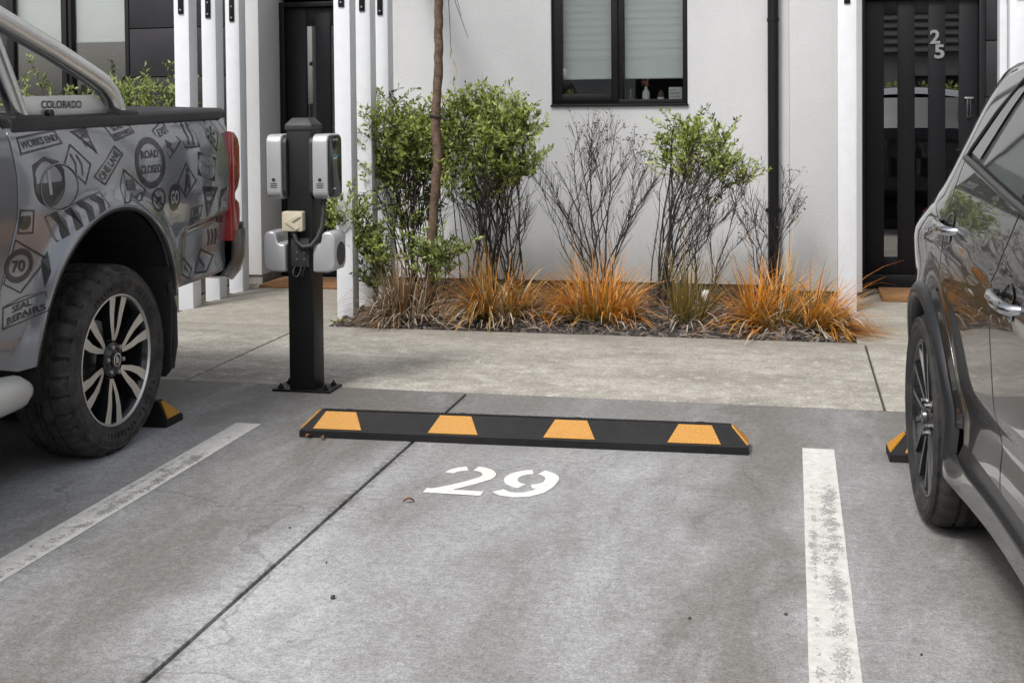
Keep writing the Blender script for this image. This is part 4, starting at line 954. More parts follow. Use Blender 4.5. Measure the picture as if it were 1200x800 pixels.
Q = [(.792, 1.216), (.990, 1.178), (.955, 1.066), (.771, 1.108)]
decal([seg_poly(Q)]); decal([text_in('WRONG', Q, .06, .94, .56, .88), text_in('WAY', Q, .18, .78, .12, .44)], 'decal_light', .0022)
T = [(.821, 1.053), (1.0, 1.036), (.886, .897)]
decal([closed_line(T, .016), text_in('GIVE', [(.86, 1.03), (.95, 1.022), (.94, .99), (.87, .995)], .1, .9, .1, .9), text_in('WAY', [(.865, .985), (.935, .98), (.92, .95), (.875, .955)], .1, .9, .1, .9)])
decal([seg_poly([(1.04, 1.02)]+arc(1.125, .936, .105, 150, 210, 8)[1:]+[(1.04, .862), (1.12, .85), (1.125, 1.03)])]); decal([seg_poly([(1.04, .965), (1.12, .955), (1.12, .925), (1.04, .935)])], 'decal_light', .0022)
Q = [(.716, .953), (.835, .965), (.80, .890), (.70, .875)]
decal([closed_line(Q, .004), text_in('SEAL', Q, .2, .75, .52, .86), text_in('REPAIRS', Q, .08, .92, .14, .44)])
Q = [(.929, .836), (1.10, .826), (1.09, .750), (.944, .756)]; mp = quadmap(Q)
decal([seg_poly([mp(u_, 1), mp(u_+.14, 1), mp(u_+.24, .5), mp(u_+.14, 0), mp(u_, 0), mp(u_+.10, .5)]) for u_ in (0, .27, .54)])
decal([closed_line([(.872, .752), (1.035, .700), (.921, .628), (.79, .64)], .007), stroke([(.86, .70), (.90, .665)], .012)])
decal([closed_line([(.685, .735), (.776, .668), (.73, .622), (.655, .655)], .005), stroke([(.70, .69), (.73, .66)], .014)])
Q = [(-.613, 1.06), (-.52, 1.052), (-.523, .964), (-.626, .972)]
decal([closed_line([(-.608, 1.06), (-.52, 1.052), (-.523, .964), (-.622, .972)], .005), seg_poly([(-.60, 1.035), (-.545, 1.033)]+arc(-.578, 1.012, .036, 0, -150, 10, .028))])
decal([closed_line([(-.632, .955), (-.434, .862), (-.587, .752), (-.694, .80)], .004), ring(-.604, .856, .085, .062, .022), text_in('70', [(-.665, .885), (-.55, .88), (-.55, .825), (-.665, .83)], .15, .85, .1, .9)])
Q = [(-.690, .718), (-.465, .745), (-.450, .668), (-.685, .634)]
decal([closed_line(Q, .004), text_in('SEAL', Q, .25, .72, .54, .84), text_in('REPAIRS', Q, .12, .93, .14, .44)])
decal([seg_poly([(-.47, .86), (-.435, .89), (-.432, .812), (-.468, .756)])])
# dark line painting the shade of the crease onto the bed side
decal([stroke([(.70, .855), (.80, .866), (.95, .882), (1.05, .894)], .006)], 'dark_plastic', .0016, 'crease_shade_line')

# ---------------------------------------------------------------- dark SUV
S = tag(empty('suv', (1.320, 4.447, 0), R(3.0)), 'glossy dark grey SUV parked tail first beside the right bay line', 'car')
SA = (0, .372, .402); SF = (-2.67, .372, .402)
def st_(s, z):
    t = interp([(.16, .795), (.26, .826), (.36, .840), (.45, .846), (.58, .856), (.75, .868), (.90, .876), (1.0, .872), (1.1, .853), (1.2, .823), (1.3, .784), (1.45, .716), (1.56, .640), (1.64, .55)], z)
    for A_ in (SA, SF):
        d = math.hypot(s-A_[0], z-A_[1])-A_[2]; t += .026*math.exp(-(d/.08)**2)
    t += .026*math.exp(-((s+.42)/.30)**2)*(1-smooth01(z, .26, .46))
    if s > .10: t -= .17*(s-.10)**2
    if s > -.7 and z > 1.15: t -= .10*(s+.7)**2*(z-1.15)
    if s > -.28: t -= .42*(s+.28)**2*smooth01(z, .92, 1.32)
    if s < -2.6: t -= .16*(s+2.6)**2
    zc = 1.035+.115*(s+.367); t += .007*math.exp(-((z-zc)/.022)**2)*smooth01(-s, -.25, .1)
    zl = .50-.06*(s+.6); t -= .014*math.exp(-((z-zl)/.06)**2)*smooth01(-s, .30, .6)*(1-smooth01(-s, 2.0, 2.2))
    return t
def belt(s): return interp([(-3.2, .97), (-2.2, 1.060), (-1.1, 1.150), (-.28, 1.230), (.5, 1.262)], s)
arcR = lambda r_, a0, a1, n=30, A_=SA: arc(A_[0], A_[1], r_, a0, a1, n)
edge_top = [(-.285, belt(-.285)), (-.290, 1.10), (-.272, .97), (-.225, .885)]
q_poly = [(.396, .30), (.74, .32), (.84, .42), (.88, .60), (.86, .80), (.80, 1.0), (.72, 1.12), (.48, belt(.48))]+edge_top+arcR(.486, 114, 172, 14)+arcR(SA[2], 172, -9.5, 34)[0:-1]
rd_edge = [(p[0]-.013, p[1]) for p in edge_top]+arcR(.499, 114, 172, 14)
bg_ = [(-.962, .40), (-.955, .62), (-.972, .82), (-1.010, .92), (-1.075, 1.01), (-1.125, 1.07), (-1.165, belt(-1.165))]
rd_poly = rd_edge+[(-.51, .40)]+bg_
fd_poly = [(p[0]-.013, p[1]) for p in bg_][::-1]+[(-2.10, .40), (-2.19, .55), (-2.205, .85), (-2.16, 1.02), (-2.14, belt(-2.14))]
ff_poly = [(-2.146, belt(-2.146)), (-2.166, 1.02), (-2.211, .85), (-2.196, .55), (-2.13, .42)]+arc(SF[0], SF[1], SF[2], 10, 188, 30)+[(-3.42, .30), (-3.50, .55), (-3.45, .85), (-3.2, .98)]
for sg in (-1, 1):
    panel('quarter_panel', q_poly, st_, sg, 'suv_paint', S, depth=.02, step=.03)
    rd = panel('rear_door', rd_poly, st_, sg, 'suv_paint', S, depth=.02, step=.03)
    fd = panel('front_door', fd_poly, st_, sg, 'suv_paint', S, depth=.02, step=.03)
    panel('front_fender', ff_poly, st_, sg, 'suv_paint', S, depth=.02, step=.05)
    # sill: black strip above a glossy flared skirt
    panel('sill_strip', [(-.495, .395), (-.45, .32), (-2.26, .32), (-2.17, .395)], st_, sg, 'suv_clad', S, off=-.006, depth=.05, step=.05)
    panel('sill_skirt', [(-.415, .345), (-.395, .270), (-.50, .240), (-2.30, .222), (-2.27, .318), (-.6, .325)], st_, sg, 'suv_paint', S, off=.012, depth=.06, step=.04)
    # wheel arch cladding: swept lip
    for A_, a0, a1 in ((SA, -14, 186), (SF, -6, 194)):
        cl = MB(); n = 56; sec = [(.386, -.040), (.388, .008), (.394, .018), (.407, .021), (.424, .017), (.438, .008), (.444, -.014)]
        m = len(sec)
        for i in range(n+1):
            a = R(lerp(a0, a1, i/n))
            for r_, o_ in sec:
                s_, z_ = A_[0]+r_*math.cos(a), A_[1]+r_*math.sin(a); cl.v.append((sg*(st_(s_, max(z_, .2))+o_), s_, z_))
        for i in range(n):
            for j in range(m-1): a = i*m+j; cl.f.append((a, a+1, a+m+1, a+m)); cl.mi.append(0)
        cl.build('arch_cladding', 'suv_clad', S, smooth=60)
        ln = MB(); pa = arc(A_[0], A_[1], .392, -25, 205, 40)
        for s_, z_ in pa: ln.v += [(sg*.86, s_, z_), (sg*.52, s_, z_)]
        for i in range(40): ln.f.append((2*i, 2*i+1, 2*i+3, 2*i+2)); ln.mi.append(0)
        ln.add([(sg*.52, s_, z_) for s_, z_ in pa], [tuple(range(41))]); ln.build('arch_liner', 'liner', S, recalc=False)
        suv_wheel(sg*.896, A_[0], .354, sg, S)
    # upper body
    rail = [(.15, 1.46), (-.30, 1.535), (-1.0, 1.56), (-1.75, 1.525)]
    dlo = [(-.17, belt(-.17)+.002), (-.20, 1.262), (-.52, 1.54)]
    up_poly = [(.48, belt(.48)+.001), (.15, 1.46), (-.30, 1.535), (-.60, 1.546), (-.585, 1.510), (-.290, 1.262), (-.283, belt(-.283)+.001)]
    panel('rear_pillar', up_poly, st_, sg, 'suv_paint', S, depth=.03, step=.03)
    panel('roof_rail', [(-.585, 1.512), (-.60, 1.547), (-1.0, 1.561), (-1.75, 1.526), (-2.6, 1.08), (-2.54, 1.075), (-1.72, 1.498), (-1.0, 1.530)], st_, sg, 'suv_paint', S, depth=.03, step=.06)
    panel('window_surround', [(-.290, belt(-.29)+.002), (-.300, 1.262), (-.587, 1.509), (-1.0, 1.529), (-1.72, 1.497), (-2.53, 1.08), (-2.146, belt(-2.146)+.002), (-1.2, belt(-1.2)+.002), (-.7, belt(-.7)+.002)], st_, sg, 'suv_trim', S, off=-.008, depth=.02, step=.05)
    gl = panel('side_window', [(-.335, 1.262), (-.480, 1.248), (-.665, 1.478), (-.595, 1.490)], st_, sg, 'privacy', S, off=-.003, depth=0, step=.04)
    panel('side_window', [(-.560, 1.236), (-.85, 1.206), (-1.13, 1.178), (-1.15, 1.508), (-.755, 1.498)], st_, sg, 'privacy', S, off=-.003, depth=0, step=.04)
    panel('side_window', [(-1.24, 1.168), (-2.30, 1.085), (-1.74, 1.468), (-1.25, 1.506)], st_, sg, 'privacy', S, off=-.003, depth=0, step=.05)
    # waist moulding: soft black strip over a bright line
    def along(fn, a, b, n=30): return [fn(lerp(a, b, i/n)) for i in range(n+1)]
    wm = MB(); wm.tube(along(lambda s_: (sg*(st_(s_, belt(s_)+.014)+.000), s_, belt(s_)+.014), -.29, -2.16), .011, 8); wm.build('waist_moulding', 'suv_trim', S, smooth=50)
    wm = MB(); wm.tube([(sg*(st_(s_, z_)-.002), s_, z_) for s_, z_ in [(-.285, 1.240), (-.302, 1.268), (-.44, 1.388), (-.587, 1.512), (-.75, 1.520), (-1.0, 1.531), (-1.35, 1.520)]], .006, 6); wm.build('window_moulding', 'suv_trim', S, smooth=50)
    # door handles with finger cups
    for s_, z_, dr in ((-.385, 1.035, rd), (-1.235, .938, fd)):
        cup = MB(); t0 = st_(s_, z_); V = []; F = []
        cup.lathe([(.046, .0035), (.043, .0045), (.036, -.002), (.02, -.012), (.001, -.016)], lambda a, b, d: (sg*(st_(s_+a*1.25, z_-.002+b)+d), s_+a*1.25, z_-.002+b), 28)
        cup.build('finger_cup', 'suv_paint', dr, smooth=60)
        hd = MB(); hd.tube([(sg*(t0-.004), s_+.105, z_+.006), (sg*(t0+.020), s_+.095, z_+.006), (sg*(t0+.030), s_+.05, z_+.004), (sg*(t0+.032), s_-.02, z_+.001), (sg*(t0+.027), s_-.08, z_-.002), (sg*(t0+.016), s_-.105, z_-.003), (sg*(t0-.006), s_-.112, z_-.003)], [.010, .0125, .014, .0145, .014, .013, .011], 12)
        hd.v = [(x, y, z_+(z-z_)*1.1) for x, y, z in hd.v]
        hd.build('handle', 'chrome', dr, smooth=60)
    # tail lamp
    panel('tail_lamp', [(.50, 1.14), (.56, 1.17), (.68, 1.12), (.770, 1.0), (.755, .98), (.64, 1.05)], st_, sg, 'tail_red', S, off=.006, depth=.03, step=.04)
    mir = MB(); mir.box(min(sg*.83, sg*.925), max(sg*.83, sg*.925), -2.24, -2.06, 1.10, 1.23); mir.build('door_mirror', 'suv_trim', S, bevel=.03, seg=3, smooth=50)
bridge('tailgate', [(.72, 1.12), (.48, 1.262), (.15, 1.46)], st_, 'privacy', (.04, .01), S); bridge('tailgate_panel', [(.86, .80), (.80, 1.0), (.72, 1.12)], st_, 'suv_paint', (.06, 0), S)
bridge('rear_bumper', [(.74, .32), (.84, .42), (.88, .60), (.86, .80)], st_, 'suv_paint', (.07, 0), S)
bridge('roof', [(.15, 1.46), (-.30, 1.535), (-1.0, 1.56), (-1.75, 1.525)], st_, 'suv_paint', (0, .055), S)
bridge('windscreen', [(-1.75, 1.525), (-2.6, 1.08)], st_, 'privacy', (-.08, .03), S); bridge('bonnet', [(-2.55, 1.07), (-3.2, .96), (-3.45, .85)], st_, 'suv_paint', (-.10, .05), S)
bridge('front_bumper', [(-3.45, .85), (-3.50, .55), (-3.42, .30)], st_, 'suv_paint', (-.14, 0), S)
MB().box(-.70, .70, .42, .70, .34, 1.10).build('boot_blocker', 'under', S); MB().box(-.76, .76, -2.2, -.46, .26, 1.12).build('cabin_blocker', 'under', S); MB().box(-.50, .50, -3.3, .70, .24, .9).build('underbody', 'under', S)  # dark filler boxes added inside the shell to keep light out
MB().box(-.56, .56, -1.8, .0, 1.1, 1.42).build('upper_cabin_blocker', 'under', S); MB().box(-.80, .80, -2.25, -.44, .235, .40).build('sill_blocker', 'under', S)

# ================================================================ WHEEL STOPS
def wheel_stop(pL, pR, label):
    pL = Vector(pL); pR = Vector(pR); L = (pR-pL).length; ang = math.atan2(pR.y-pL.y, pR.x-pL.x)
    w_ = tag(empty('wheel_stop', ((pL.x+pR.x)/2, (pL.y+pR.y)/2, 0), ang), label, 'wheel stop', 'rubber wheel stops at the heads of the bays')
    h = .102; D = .155; lip = .028; y1, y2 = .064, D-.052; e = .075
    def yz(t): return (lerp(.004, y1, t), lerp(lip, h, t))
    b = MB(); l = L/2
    # ribbed front slope: rows of small steps
    rows = 11; prof = [(0, 0), (0, lip)]
    for i in range(rows):
        y, z = yz((i+.15)/rows); y_, z_ = yz((i+.85)/rows); prof += [(y, z-.001), (y+.0008, z+.0022), (y_, z_+.0012), (y_+.001, z_-.001)]
    prof += [(y1, h), (y2, h), (D-.004, lip), (D, lip), (D, 0)]
    n = len(prof); V = []
    for s in (-1, 1):
        for y, z in prof: V.append((s*(l-e*max(0, (z-lip))/(h-lip)), y, z))
    b.add(V, [tuple(range(n)), tuple(range(n, 2*n))[::-1]]+[(i, (i+1) % n, n+(i+1) % n, n+i) for i in range(n)])
    b.build('body', 'rubber', w_)
    # cross-ribs on the top rail
    tr = MB(); k = int((L-.2)/.014)
    for i in range(k): x = -l+.09+i*.014; tr.box(x, x+.008, y1+.003, y2-.002, h-.001, h+.0022)
    tr.build('top_ribs', 'rubber', w_)
    for fx in (-.405, -.138, .122, .392):
        x = fx*L; q = .122; q2 = .082; nrm = .005
        (ya, za), (yb, zb) = yz(.10), yz(.97)
        V = [(x-q, ya, za), (x+q*.78, ya, za), (x+q2*.70, yb, zb), (x-q2*.95, yb, zb)]; V += [(a, y-nrm*.75, z+nrm*.65) for a, y, z in V]
        MB().add(V, [(0, 1, 2, 3), (4, 5, 6, 7), (0, 1, 5, 4), (1, 2, 6, 5), (2, 3, 7, 6), (3, 0, 4, 7)]).build('yellow_panel', 'yellow', w_, bevel=.001)
        hx_ = x+.012; MB().lathe([(.001, h+.0036), (.016, h+.0036), (.021, h+.0032), (.022, h+.001)], lambda a, c_, d: (hx_+a, (y1+y2)/2+c_, d), 16).build('fixing_hole', 'under', w_)
    for s in (-1, 1):
        V = [(s*(l-.006), .018, lip+.006), (s*(l-.006), D-.022, lip+.006), (s*(l-e+.006), y2-.008, h-.005), (s*(l-e+.006), y1+.006, h-.005)]; V += [(x+s*.006, y, z+.005) for x, y, z in V]
        MB().add(V, [(0, 1, 2, 3), (4, 5, 6, 7), (0, 1, 5, 4), (1, 2, 6, 5), (2, 3, 7, 6), (3, 0, 4, 7)]).build('end_panel', 'yellow', w_, bevel=.001)
    return w_
wheel_stop((-2.078, 5.000, 0), (-.175, 5.078, 0), 'black rubber wheel stop with yellow panels in the empty bay')
wheel_stop((-4.628, 5.02, 0), (-2.72, 5.03, 0), 'black and yellow wheel stop behind the rear wheel of the pickup truck')
wheel_stop((.372, 5.085, 0), (2.27, 5.13, 0), 'black and yellow wheel stop behind the rear wheel of the dark SUV')

# ================================================================ CHARGING POST
E_ = tag(empty('charging_post', (-2.395, 5.875, 0)), 'black square steel post with two silver wall chargers and cable holders', 'charging post')
hw = .067
box('post', (-hw, hw, -hw, hw, .010, 1.315), 'black_metal', E_, .005)
cp = MB().add([(-.072, -.072, 1.306), (.072, -.072, 1.306), (.072, .072, 1.306), (-.072, .072, 1.306), (-.072, -.072, 1.334), (.072, -.072, 1.334), (.072, .072, 1.334), (-.072, .072, 1.334), (-.045, -.045, 1.368), (.045, -.045, 1.368), (.045, .045, 1.368), (-.045, .045, 1.368)],
     [(3, 2, 1, 0), (0, 1, 5, 4), (1, 2, 6, 5), (2, 3, 7, 6), (3, 0, 4, 7), (4, 5, 9, 8), (5, 6, 10, 9), (6, 7, 11, 10), (7, 4, 8, 11), (8, 9, 10, 11)]); cp.build('cap', 'dark_plastic', E_, bevel=.004, smooth=35)
bp_ = box('base_plate', (-.155, .155, -.085, .085, .001, .012), 'black_metal', E_, .003)
for x, y in ((-.12, -.055), (.12, -.055), (-.12, .055), (.12, .055)):
    MB().tube([(x, y, .011), (x, y, .024)], .014, 6).tube([(x, y, .02), (x, y, .036)], .006, 8).build('anchor_bolt', 'black_metal', bp_)
def rrect(y0, y1, z0, z1, r_, n=6):
    P = []
    for cy, cz, a in ((y1-r_, z1-r_, 0), (y0+r_, z1-r_, 90), (y0+r_, z0+r_, 180), (y1-r_, z0+r_, 270)):
        P += [(cy+r_*math.cos(R(a+90*i/n)), cz+r_*math.sin(R(a+90*i/n))) for i in range(n+1)]
    return P
for sg in (1, -1):
    ch = MB().prism(rrect(-.10, .10, .965, 1.287, .042), lambda a, b, d: (sg*d, a, b), .082, .162).build('charger', 'silver', E_, bevel=.008, seg=3, smooth=40)
    MB().prism(rrect(-.088, .088, .978, 1.274, .034), lambda a, b, d: (sg*d, a, b), .060, .0825).build('back_plate', 'dark_plastic', ch, bevel=.003, smooth=40)
    MB().prism(rrect(-.092, .092, .972, 1.280, .036), lambda a, b, d: (sg*d, a, b), .161, .166).build('front_panel', 'dark_gloss', ch, bevel=.002, smooth=40)
    # display marks on the front panel
    mk = MB()
    mk.box(min(sg*.1665, sg*.1672), max(sg*.1665, sg*.1672), -.035, .045, 1.170, 1.182); mk.build('display_bar', 'cyan_screen', ch)
    tv, tf_ = text_mesh('EVNEX', .01); x = sg*.1672
    MB().add([(x, (-.03+a*.07)*(1 if sg > 0 else -1), 1.252+b*.012) for a, b in tv], tf_).build('brand_print', 'white_print', ch, recalc=False)
    for z0, wd in ((1.162, .05), (1.012, .035)):
        MB().box(min(sg*.1665, sg*.1672), max(sg*.1665, sg*.1672), -.03, -.03+wd, z0, z0+.006).build('print_line', 'white_print', ch)
    # small print on the silver flank facing the bay
    MB().tube([(sg*.122, -.1005, 1.062), (sg*.122, -.1035, 1.062)], .009, 12).build('key_switch', 'dark_plastic', ch)
    pr = MB()
    for i in range(3): pr.box(sg*.122-.018, sg*.122+.018, -.1012, -.1004, 1.022+i*.009, 1.026+i*.009)
    pr.build('flank_print', 'dark_plastic', ch)
    # cable holder with a notch on the inner top
    hp_ = [(.072, .600), (.150, .600), (.180, .612), (.190, .640), (.190, .765), (.182, .792), (.165, .803), (.135, .803), (.122, .792), (.118, .768), (.112, .748), (.098, .740), (.072, .740)]
    ho = MB().prism(hp_, lambda a, b, d: (sg*a, d, b), -.085, .075).build('cable_holder', 'silver', E_, bevel=.012, seg=3, smooth=40, bang=50)
    MB().lathe([(.001, .0), (.058, .0), (.062, -.006)], lambda a, b, d: (sg*(.1915+d), a, .69+b), 28).build('holder_port', 'dark_plastic', ho, smooth=40)
    MB().box(min(sg*.066, sg*.0725), max(sg*.066, sg*.0725), -.06, .06, .62, .74).build('holder_mount', 'dark_plastic', ho)
# socket box, connector plate, cable
sb = MB().prism(rrect(-.060, .050, .806, .905, .010), lambda a, b, d: (a-.018, d, b), -.112, -.066).build('socket_box', 'beige', E_, bevel=.005, smooth=40)
MB().prism([(-.062, .852), (.012, .892), (.024, .880), (-.022, .852), (.012, .822), (.0, .812)], lambda a, b, d: (a, d, b), -.119, -.111).build('socket_flap', 'beige', sb, bevel=.002)
pt = box('bracket_plate', (-.045, .052, -.078, -.0665, .625, .770), 'dark_plastic', E_, .003)
for x in (-.012, .026):
    for z in (.665, .70): MB().tube([(x, -.0775, z), (x, -.082, z)], .006, 8).build('screw', 'galv', pt)
MB().tube([(-.02, -.075, .632), (-.025, -.10, .612), (-.02, -.11, .585), (0, -.11, .58), (.01, -.10, .60), (.012, -.08, .63)], .006, 8).tube([(.035, -.075, .632), (.03, -.105, .610), (.028, -.108, .585)], .006, 8).build('padlock_hook', 'black_metal', pt, smooth=40)
MB().tube([(-.02, -.09, .806), (-.018, -.095, .79), (-.005, -.10, .755), (.03, -.10, .728), (.07, -.095, .735), (.10, -.08, .775), (.115, -.06, .83), (.118, -.045, .90), (.118, -.04, .975)], .0125, 12).build('cable', 'dark_plastic', E_, smooth=50)
MB().tube([(-.02, -.09, .812), (-.02, -.09, .79)], .017, 12).build('cable_gland', 'dark_gloss', E_, smooth=40)

# ================================================================ PLANTS
def leaf(mb, p, d, ln, wd, rng):
    d = d.normalized(); s = d.cross(Vector((rng.gauss(0, 1), rng.gauss(0, 1), rng.gauss(0, 1)+.01))); s = s.normalized() if s.length > 1e-6 else Vector((1, 0, 0))
    n = d.cross(s); m_ = p+d*ln*.5
    mb.add([p, m_+s*wd*.5+n*wd*.2, p+d*ln-n*ln*.08, m_-s*wd*.5+n*wd*.2], [(0, 1, 2), (0, 2, 3)])
def bez(a, b, c, n): return [a*(1-t)**2+b*2*t*(1-t)+c*t*t for t in [i/n for i in range(n+1)]]
def wob(path, amp, rng):
    return [path[0]]+[p+Vector((rng.gauss(0, amp), rng.gauss(0, amp), rng.gauss(0, amp*.6))) for p in path[1:]]
def twig_leaves(st, lf, p, d, ln, nleaf, rng, lsize, r0=.0022):
    q = p+d*ln*.5+Vector((rng.gauss(0, .012), rng.gauss(0, .012), .01)); e = p+d*ln+Vector((0, 0, .025))
    pa = bez(p, q, e, 3); st.tube(pa, [r0, r0*.8, r0*.6, r0*.3], 3, cap=False)
    for k in range(nleaf):
        t = .15+.85*(k+rng.random())/nleaf; i = min(2, int(t*3)); f = t*3-i; b = pa[i]*(1-f)+pa[i+1]*f
        dr = (pa[i+1]-pa[i]).normalized(); a = rng.uniform(0, 6.28); o = dr.orthogonal().normalized(); o2 = dr.cross(o)
        dd = dr*rng.uniform(.35, .9)+(o*math.cos(a)+o2*math.sin(a))*rng.uniform(.6, 1)+Vector((0, 0, .15))
        leaf(lf, b, dd, lsize*rng.uniform(.45, 1.3), lsize*rng.uniform(.32, .48), rng)
def shrub(label, base, targets, seed, twigs=6, nleaf=13, lsize=.036, base_r=.10, stem_r=.008, bare=0, group=None, leafmat='leaf', name='leafy_shrub'):
    """targets: (x, y, z, kind) in world space; kind 'g' leafy, 'd' dark leafy, 'b' bare, 'x' dry leaves"""
    rng = random.Random(seed); b0 = Vector(base)
    o = tag(empty(name, base), label, 'shrub', group)
    st = MB(); lf = MB(); ld = MB(); dl = MB()
    paths = []
    for ti, (x, y, z, kind) in enumerate(targets):
        t = Vector((x, y, z))-b0; fork = None
        if len(paths) > 5 and rng.random() < .68:
            best = min(rng.sample(paths, 5), key=lambda q: (q[8]-t).length)
            fork = best[rng.choice((3, 4, 5))]
            if (fork-t).length < .08 or fork.z > t.z+.15: fork = None
        if fork is not None:
            a = fork.copy(); mid = a.lerp(t, .5)+Vector((rng.gauss(0, .03), rng.gauss(0, .03), .04)); r_ = stem_r*rng.uniform(.35, .6)
        else:
            a = Vector((rng.gauss(0, base_r*.6), rng.gauss(0, base_r*.5), -.03))
            mid = a.lerp(t, .45)+Vector((-.14*t.x, -.12*t.y, .08*t.z))+Vector((rng.gauss(0, .05), rng.gauss(0, .04), 0)); r_ = stem_r*rng.uniform(.55, 1.1)
        pa = wob(bez(a, mid, t, 8), .009, rng); n = len(pa)
        if fork is None: paths.append(pa)
        st.tube(pa, [max(.0014, r_*(1-.82*i/(n-1))) for i in range(n)], 5, cap=False)
        if kind in 'gd':
            for k in range(twigs):
                u_ = rng.uniform(.72, 1); i = min(n-2, int(u_*(n-1))); p = pa[i].lerp(pa[i+1], u_*(n-1)-i)
                dd = Vector((rng.gauss(0, .75), rng.gauss(0, .75), rng.uniform(.1, 1.1))).normalized()
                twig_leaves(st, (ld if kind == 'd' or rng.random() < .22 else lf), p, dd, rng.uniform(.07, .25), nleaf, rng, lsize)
        nb = (bare if kind in 'bx' else bare//3)
        for k in range(nb):
            u_ = rng.uniform(.22, .98); i = min(n-2, int(u_*(n-1))); p = pa[i].lerp(pa[i+1], u_*(n-1)-i); dr = (pa[i+1]-pa[i]).normalized()
            sd = Vector((rng.choice((-1, 1))*rng.uniform(.25, .7), rng.gauss(0, .35), rng.uniform(.1, .5)))
            dd = (dr*.9+sd).normalized(); ln = rng.uniform(.06, .24)*(1.25-u_*.6)
            q = bez(p, p+dd*ln*.5+Vector((0, 0, -.006)), p+dd*ln+Vector((0, 0, .02)), 3); st.tube(q, [.0019, .0015, .0011, .0007], 3, cap=False)
            for _ in range(rng.choice((0, 1, 2))):
                f = rng.uniform(.3, .9); pp = q[0].lerp(q[3], f); d2 = (dd+Vector((rng.gauss(0, .5), rng.gauss(0, .4), rng.uniform(0, .5)))).normalized(); l2 = ln*rng.uniform(.25, .5)
                st.tube([pp, pp+d2*l2], [.0011, .0006], 3, cap=False)
            if kind == 'x' and rng.random() < .7 and u_ > .6:
                for _ in range(rng.randint(1, 4)): leaf(dl, q[3]+Vector((rng.gauss(0, .012), rng.gauss(0, .01), rng.gauss(0, .012))), Vector((rng.gauss(0, 1), rng.gauss(0, 1), -.5)), .022, .011, rng)
            elif rng.random() < .06: leaf(dl, q[3], Vector((rng.gauss(0, .5), rng.gauss(0, .5), -1)), .02, .01, rng)
    tag(st.build('stems', 'stem', o, recalc=False, smooth=60), kind='stuff')
    if lf.f: tag(lf.build('foliage', leafmat, o, recalc=False), kind='stuff')
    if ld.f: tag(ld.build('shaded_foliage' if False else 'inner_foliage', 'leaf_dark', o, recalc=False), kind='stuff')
    if dl.f: tag(dl.build('dry_leaves', 'dead_leaf', o, recalc=False), kind='stuff')
    return o
def blob(rng, c, r_, n, kind='g'):
    out = []
    for _ in range(n):
        while True:
            q = Vector((rng.uniform(-1, 1), rng.uniform(-1, 1), rng.uniform(-1, 1)))
            if q.length < 1: break
        out.append((c[0]+q.x*r_[0], c[1]+q.y*r_[1], c[2]+q.z*r_[2], kind))
    return out
rg = random.Random(21)
# left shrub, full crown with a low skirt of pale shoots towards the path
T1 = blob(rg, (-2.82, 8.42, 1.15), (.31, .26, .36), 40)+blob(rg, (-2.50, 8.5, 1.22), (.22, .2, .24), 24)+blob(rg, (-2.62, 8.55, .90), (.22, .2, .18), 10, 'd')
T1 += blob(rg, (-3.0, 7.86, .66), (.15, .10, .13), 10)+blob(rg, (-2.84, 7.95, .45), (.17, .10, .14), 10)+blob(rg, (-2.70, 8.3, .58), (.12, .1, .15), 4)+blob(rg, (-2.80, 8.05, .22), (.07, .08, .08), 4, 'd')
T1 += blob(rg, (-2.55, 8.6, .75), (.3, .2, .3), 8, 'b')
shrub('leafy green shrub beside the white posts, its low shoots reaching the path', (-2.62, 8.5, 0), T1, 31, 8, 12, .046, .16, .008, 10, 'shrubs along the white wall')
T2 = blob(rg, (-2.14, 8.5, 1.26), (.38, .26, .30), 38)+blob(rg, (-1.86, 8.5, 1.15), (.26, .2, .24), 20)+blob(rg, (-2.28, 8.5, 1.0), (.22, .2, .22), 9)+blob(rg, (-2.0, 8.55, .93), (.12, .1, .10), 3)
T2 += blob(rg, (-2.05, 8.65, .7), (.35, .18, .3), 12, 'b')+[(-2.36, 8.2, .98, 'g')]
shrub('leafy green shrub on bare dark stems behind the slender tree trunk', (-2.05, 8.6, 0), T2, 37, 8, 12, .046, .20, .009, 12, 'shrubs along the white wall')
T3 = blob(rg, (-2.28, 8.0, .42), (.15, .08, .11), 8)+blob(rg, (-2.42, 8.02, .36), (.10, .07, .09), 4)
shrub('low pale green shrub at the foot of the slender tree trunk', (-2.36, 8.1, 0), T3, 41, 7, 14, .040, .05, .005, 2, 'shrubs along the white wall', 'hedge_leaf')
# bare shrub below the window
T4 = []
for i in range(24):
    u_ = rg.uniform(-1, 1); T4.append((-1.36+.50*u_+rg.gauss(0, .03), 8.75+rg.gauss(0, .10), 1.40-.42*abs(u_)**1.6-rg.uniform(0, .22), 'x' if abs(u_) < .75 else 'b'))
shrub('leafless twiggy shrub with dry tips below the window', (-1.33, 8.7, 0), T4, 43, 5, 10, .03, .07, .009, 24, 'shrubs along the white wall')
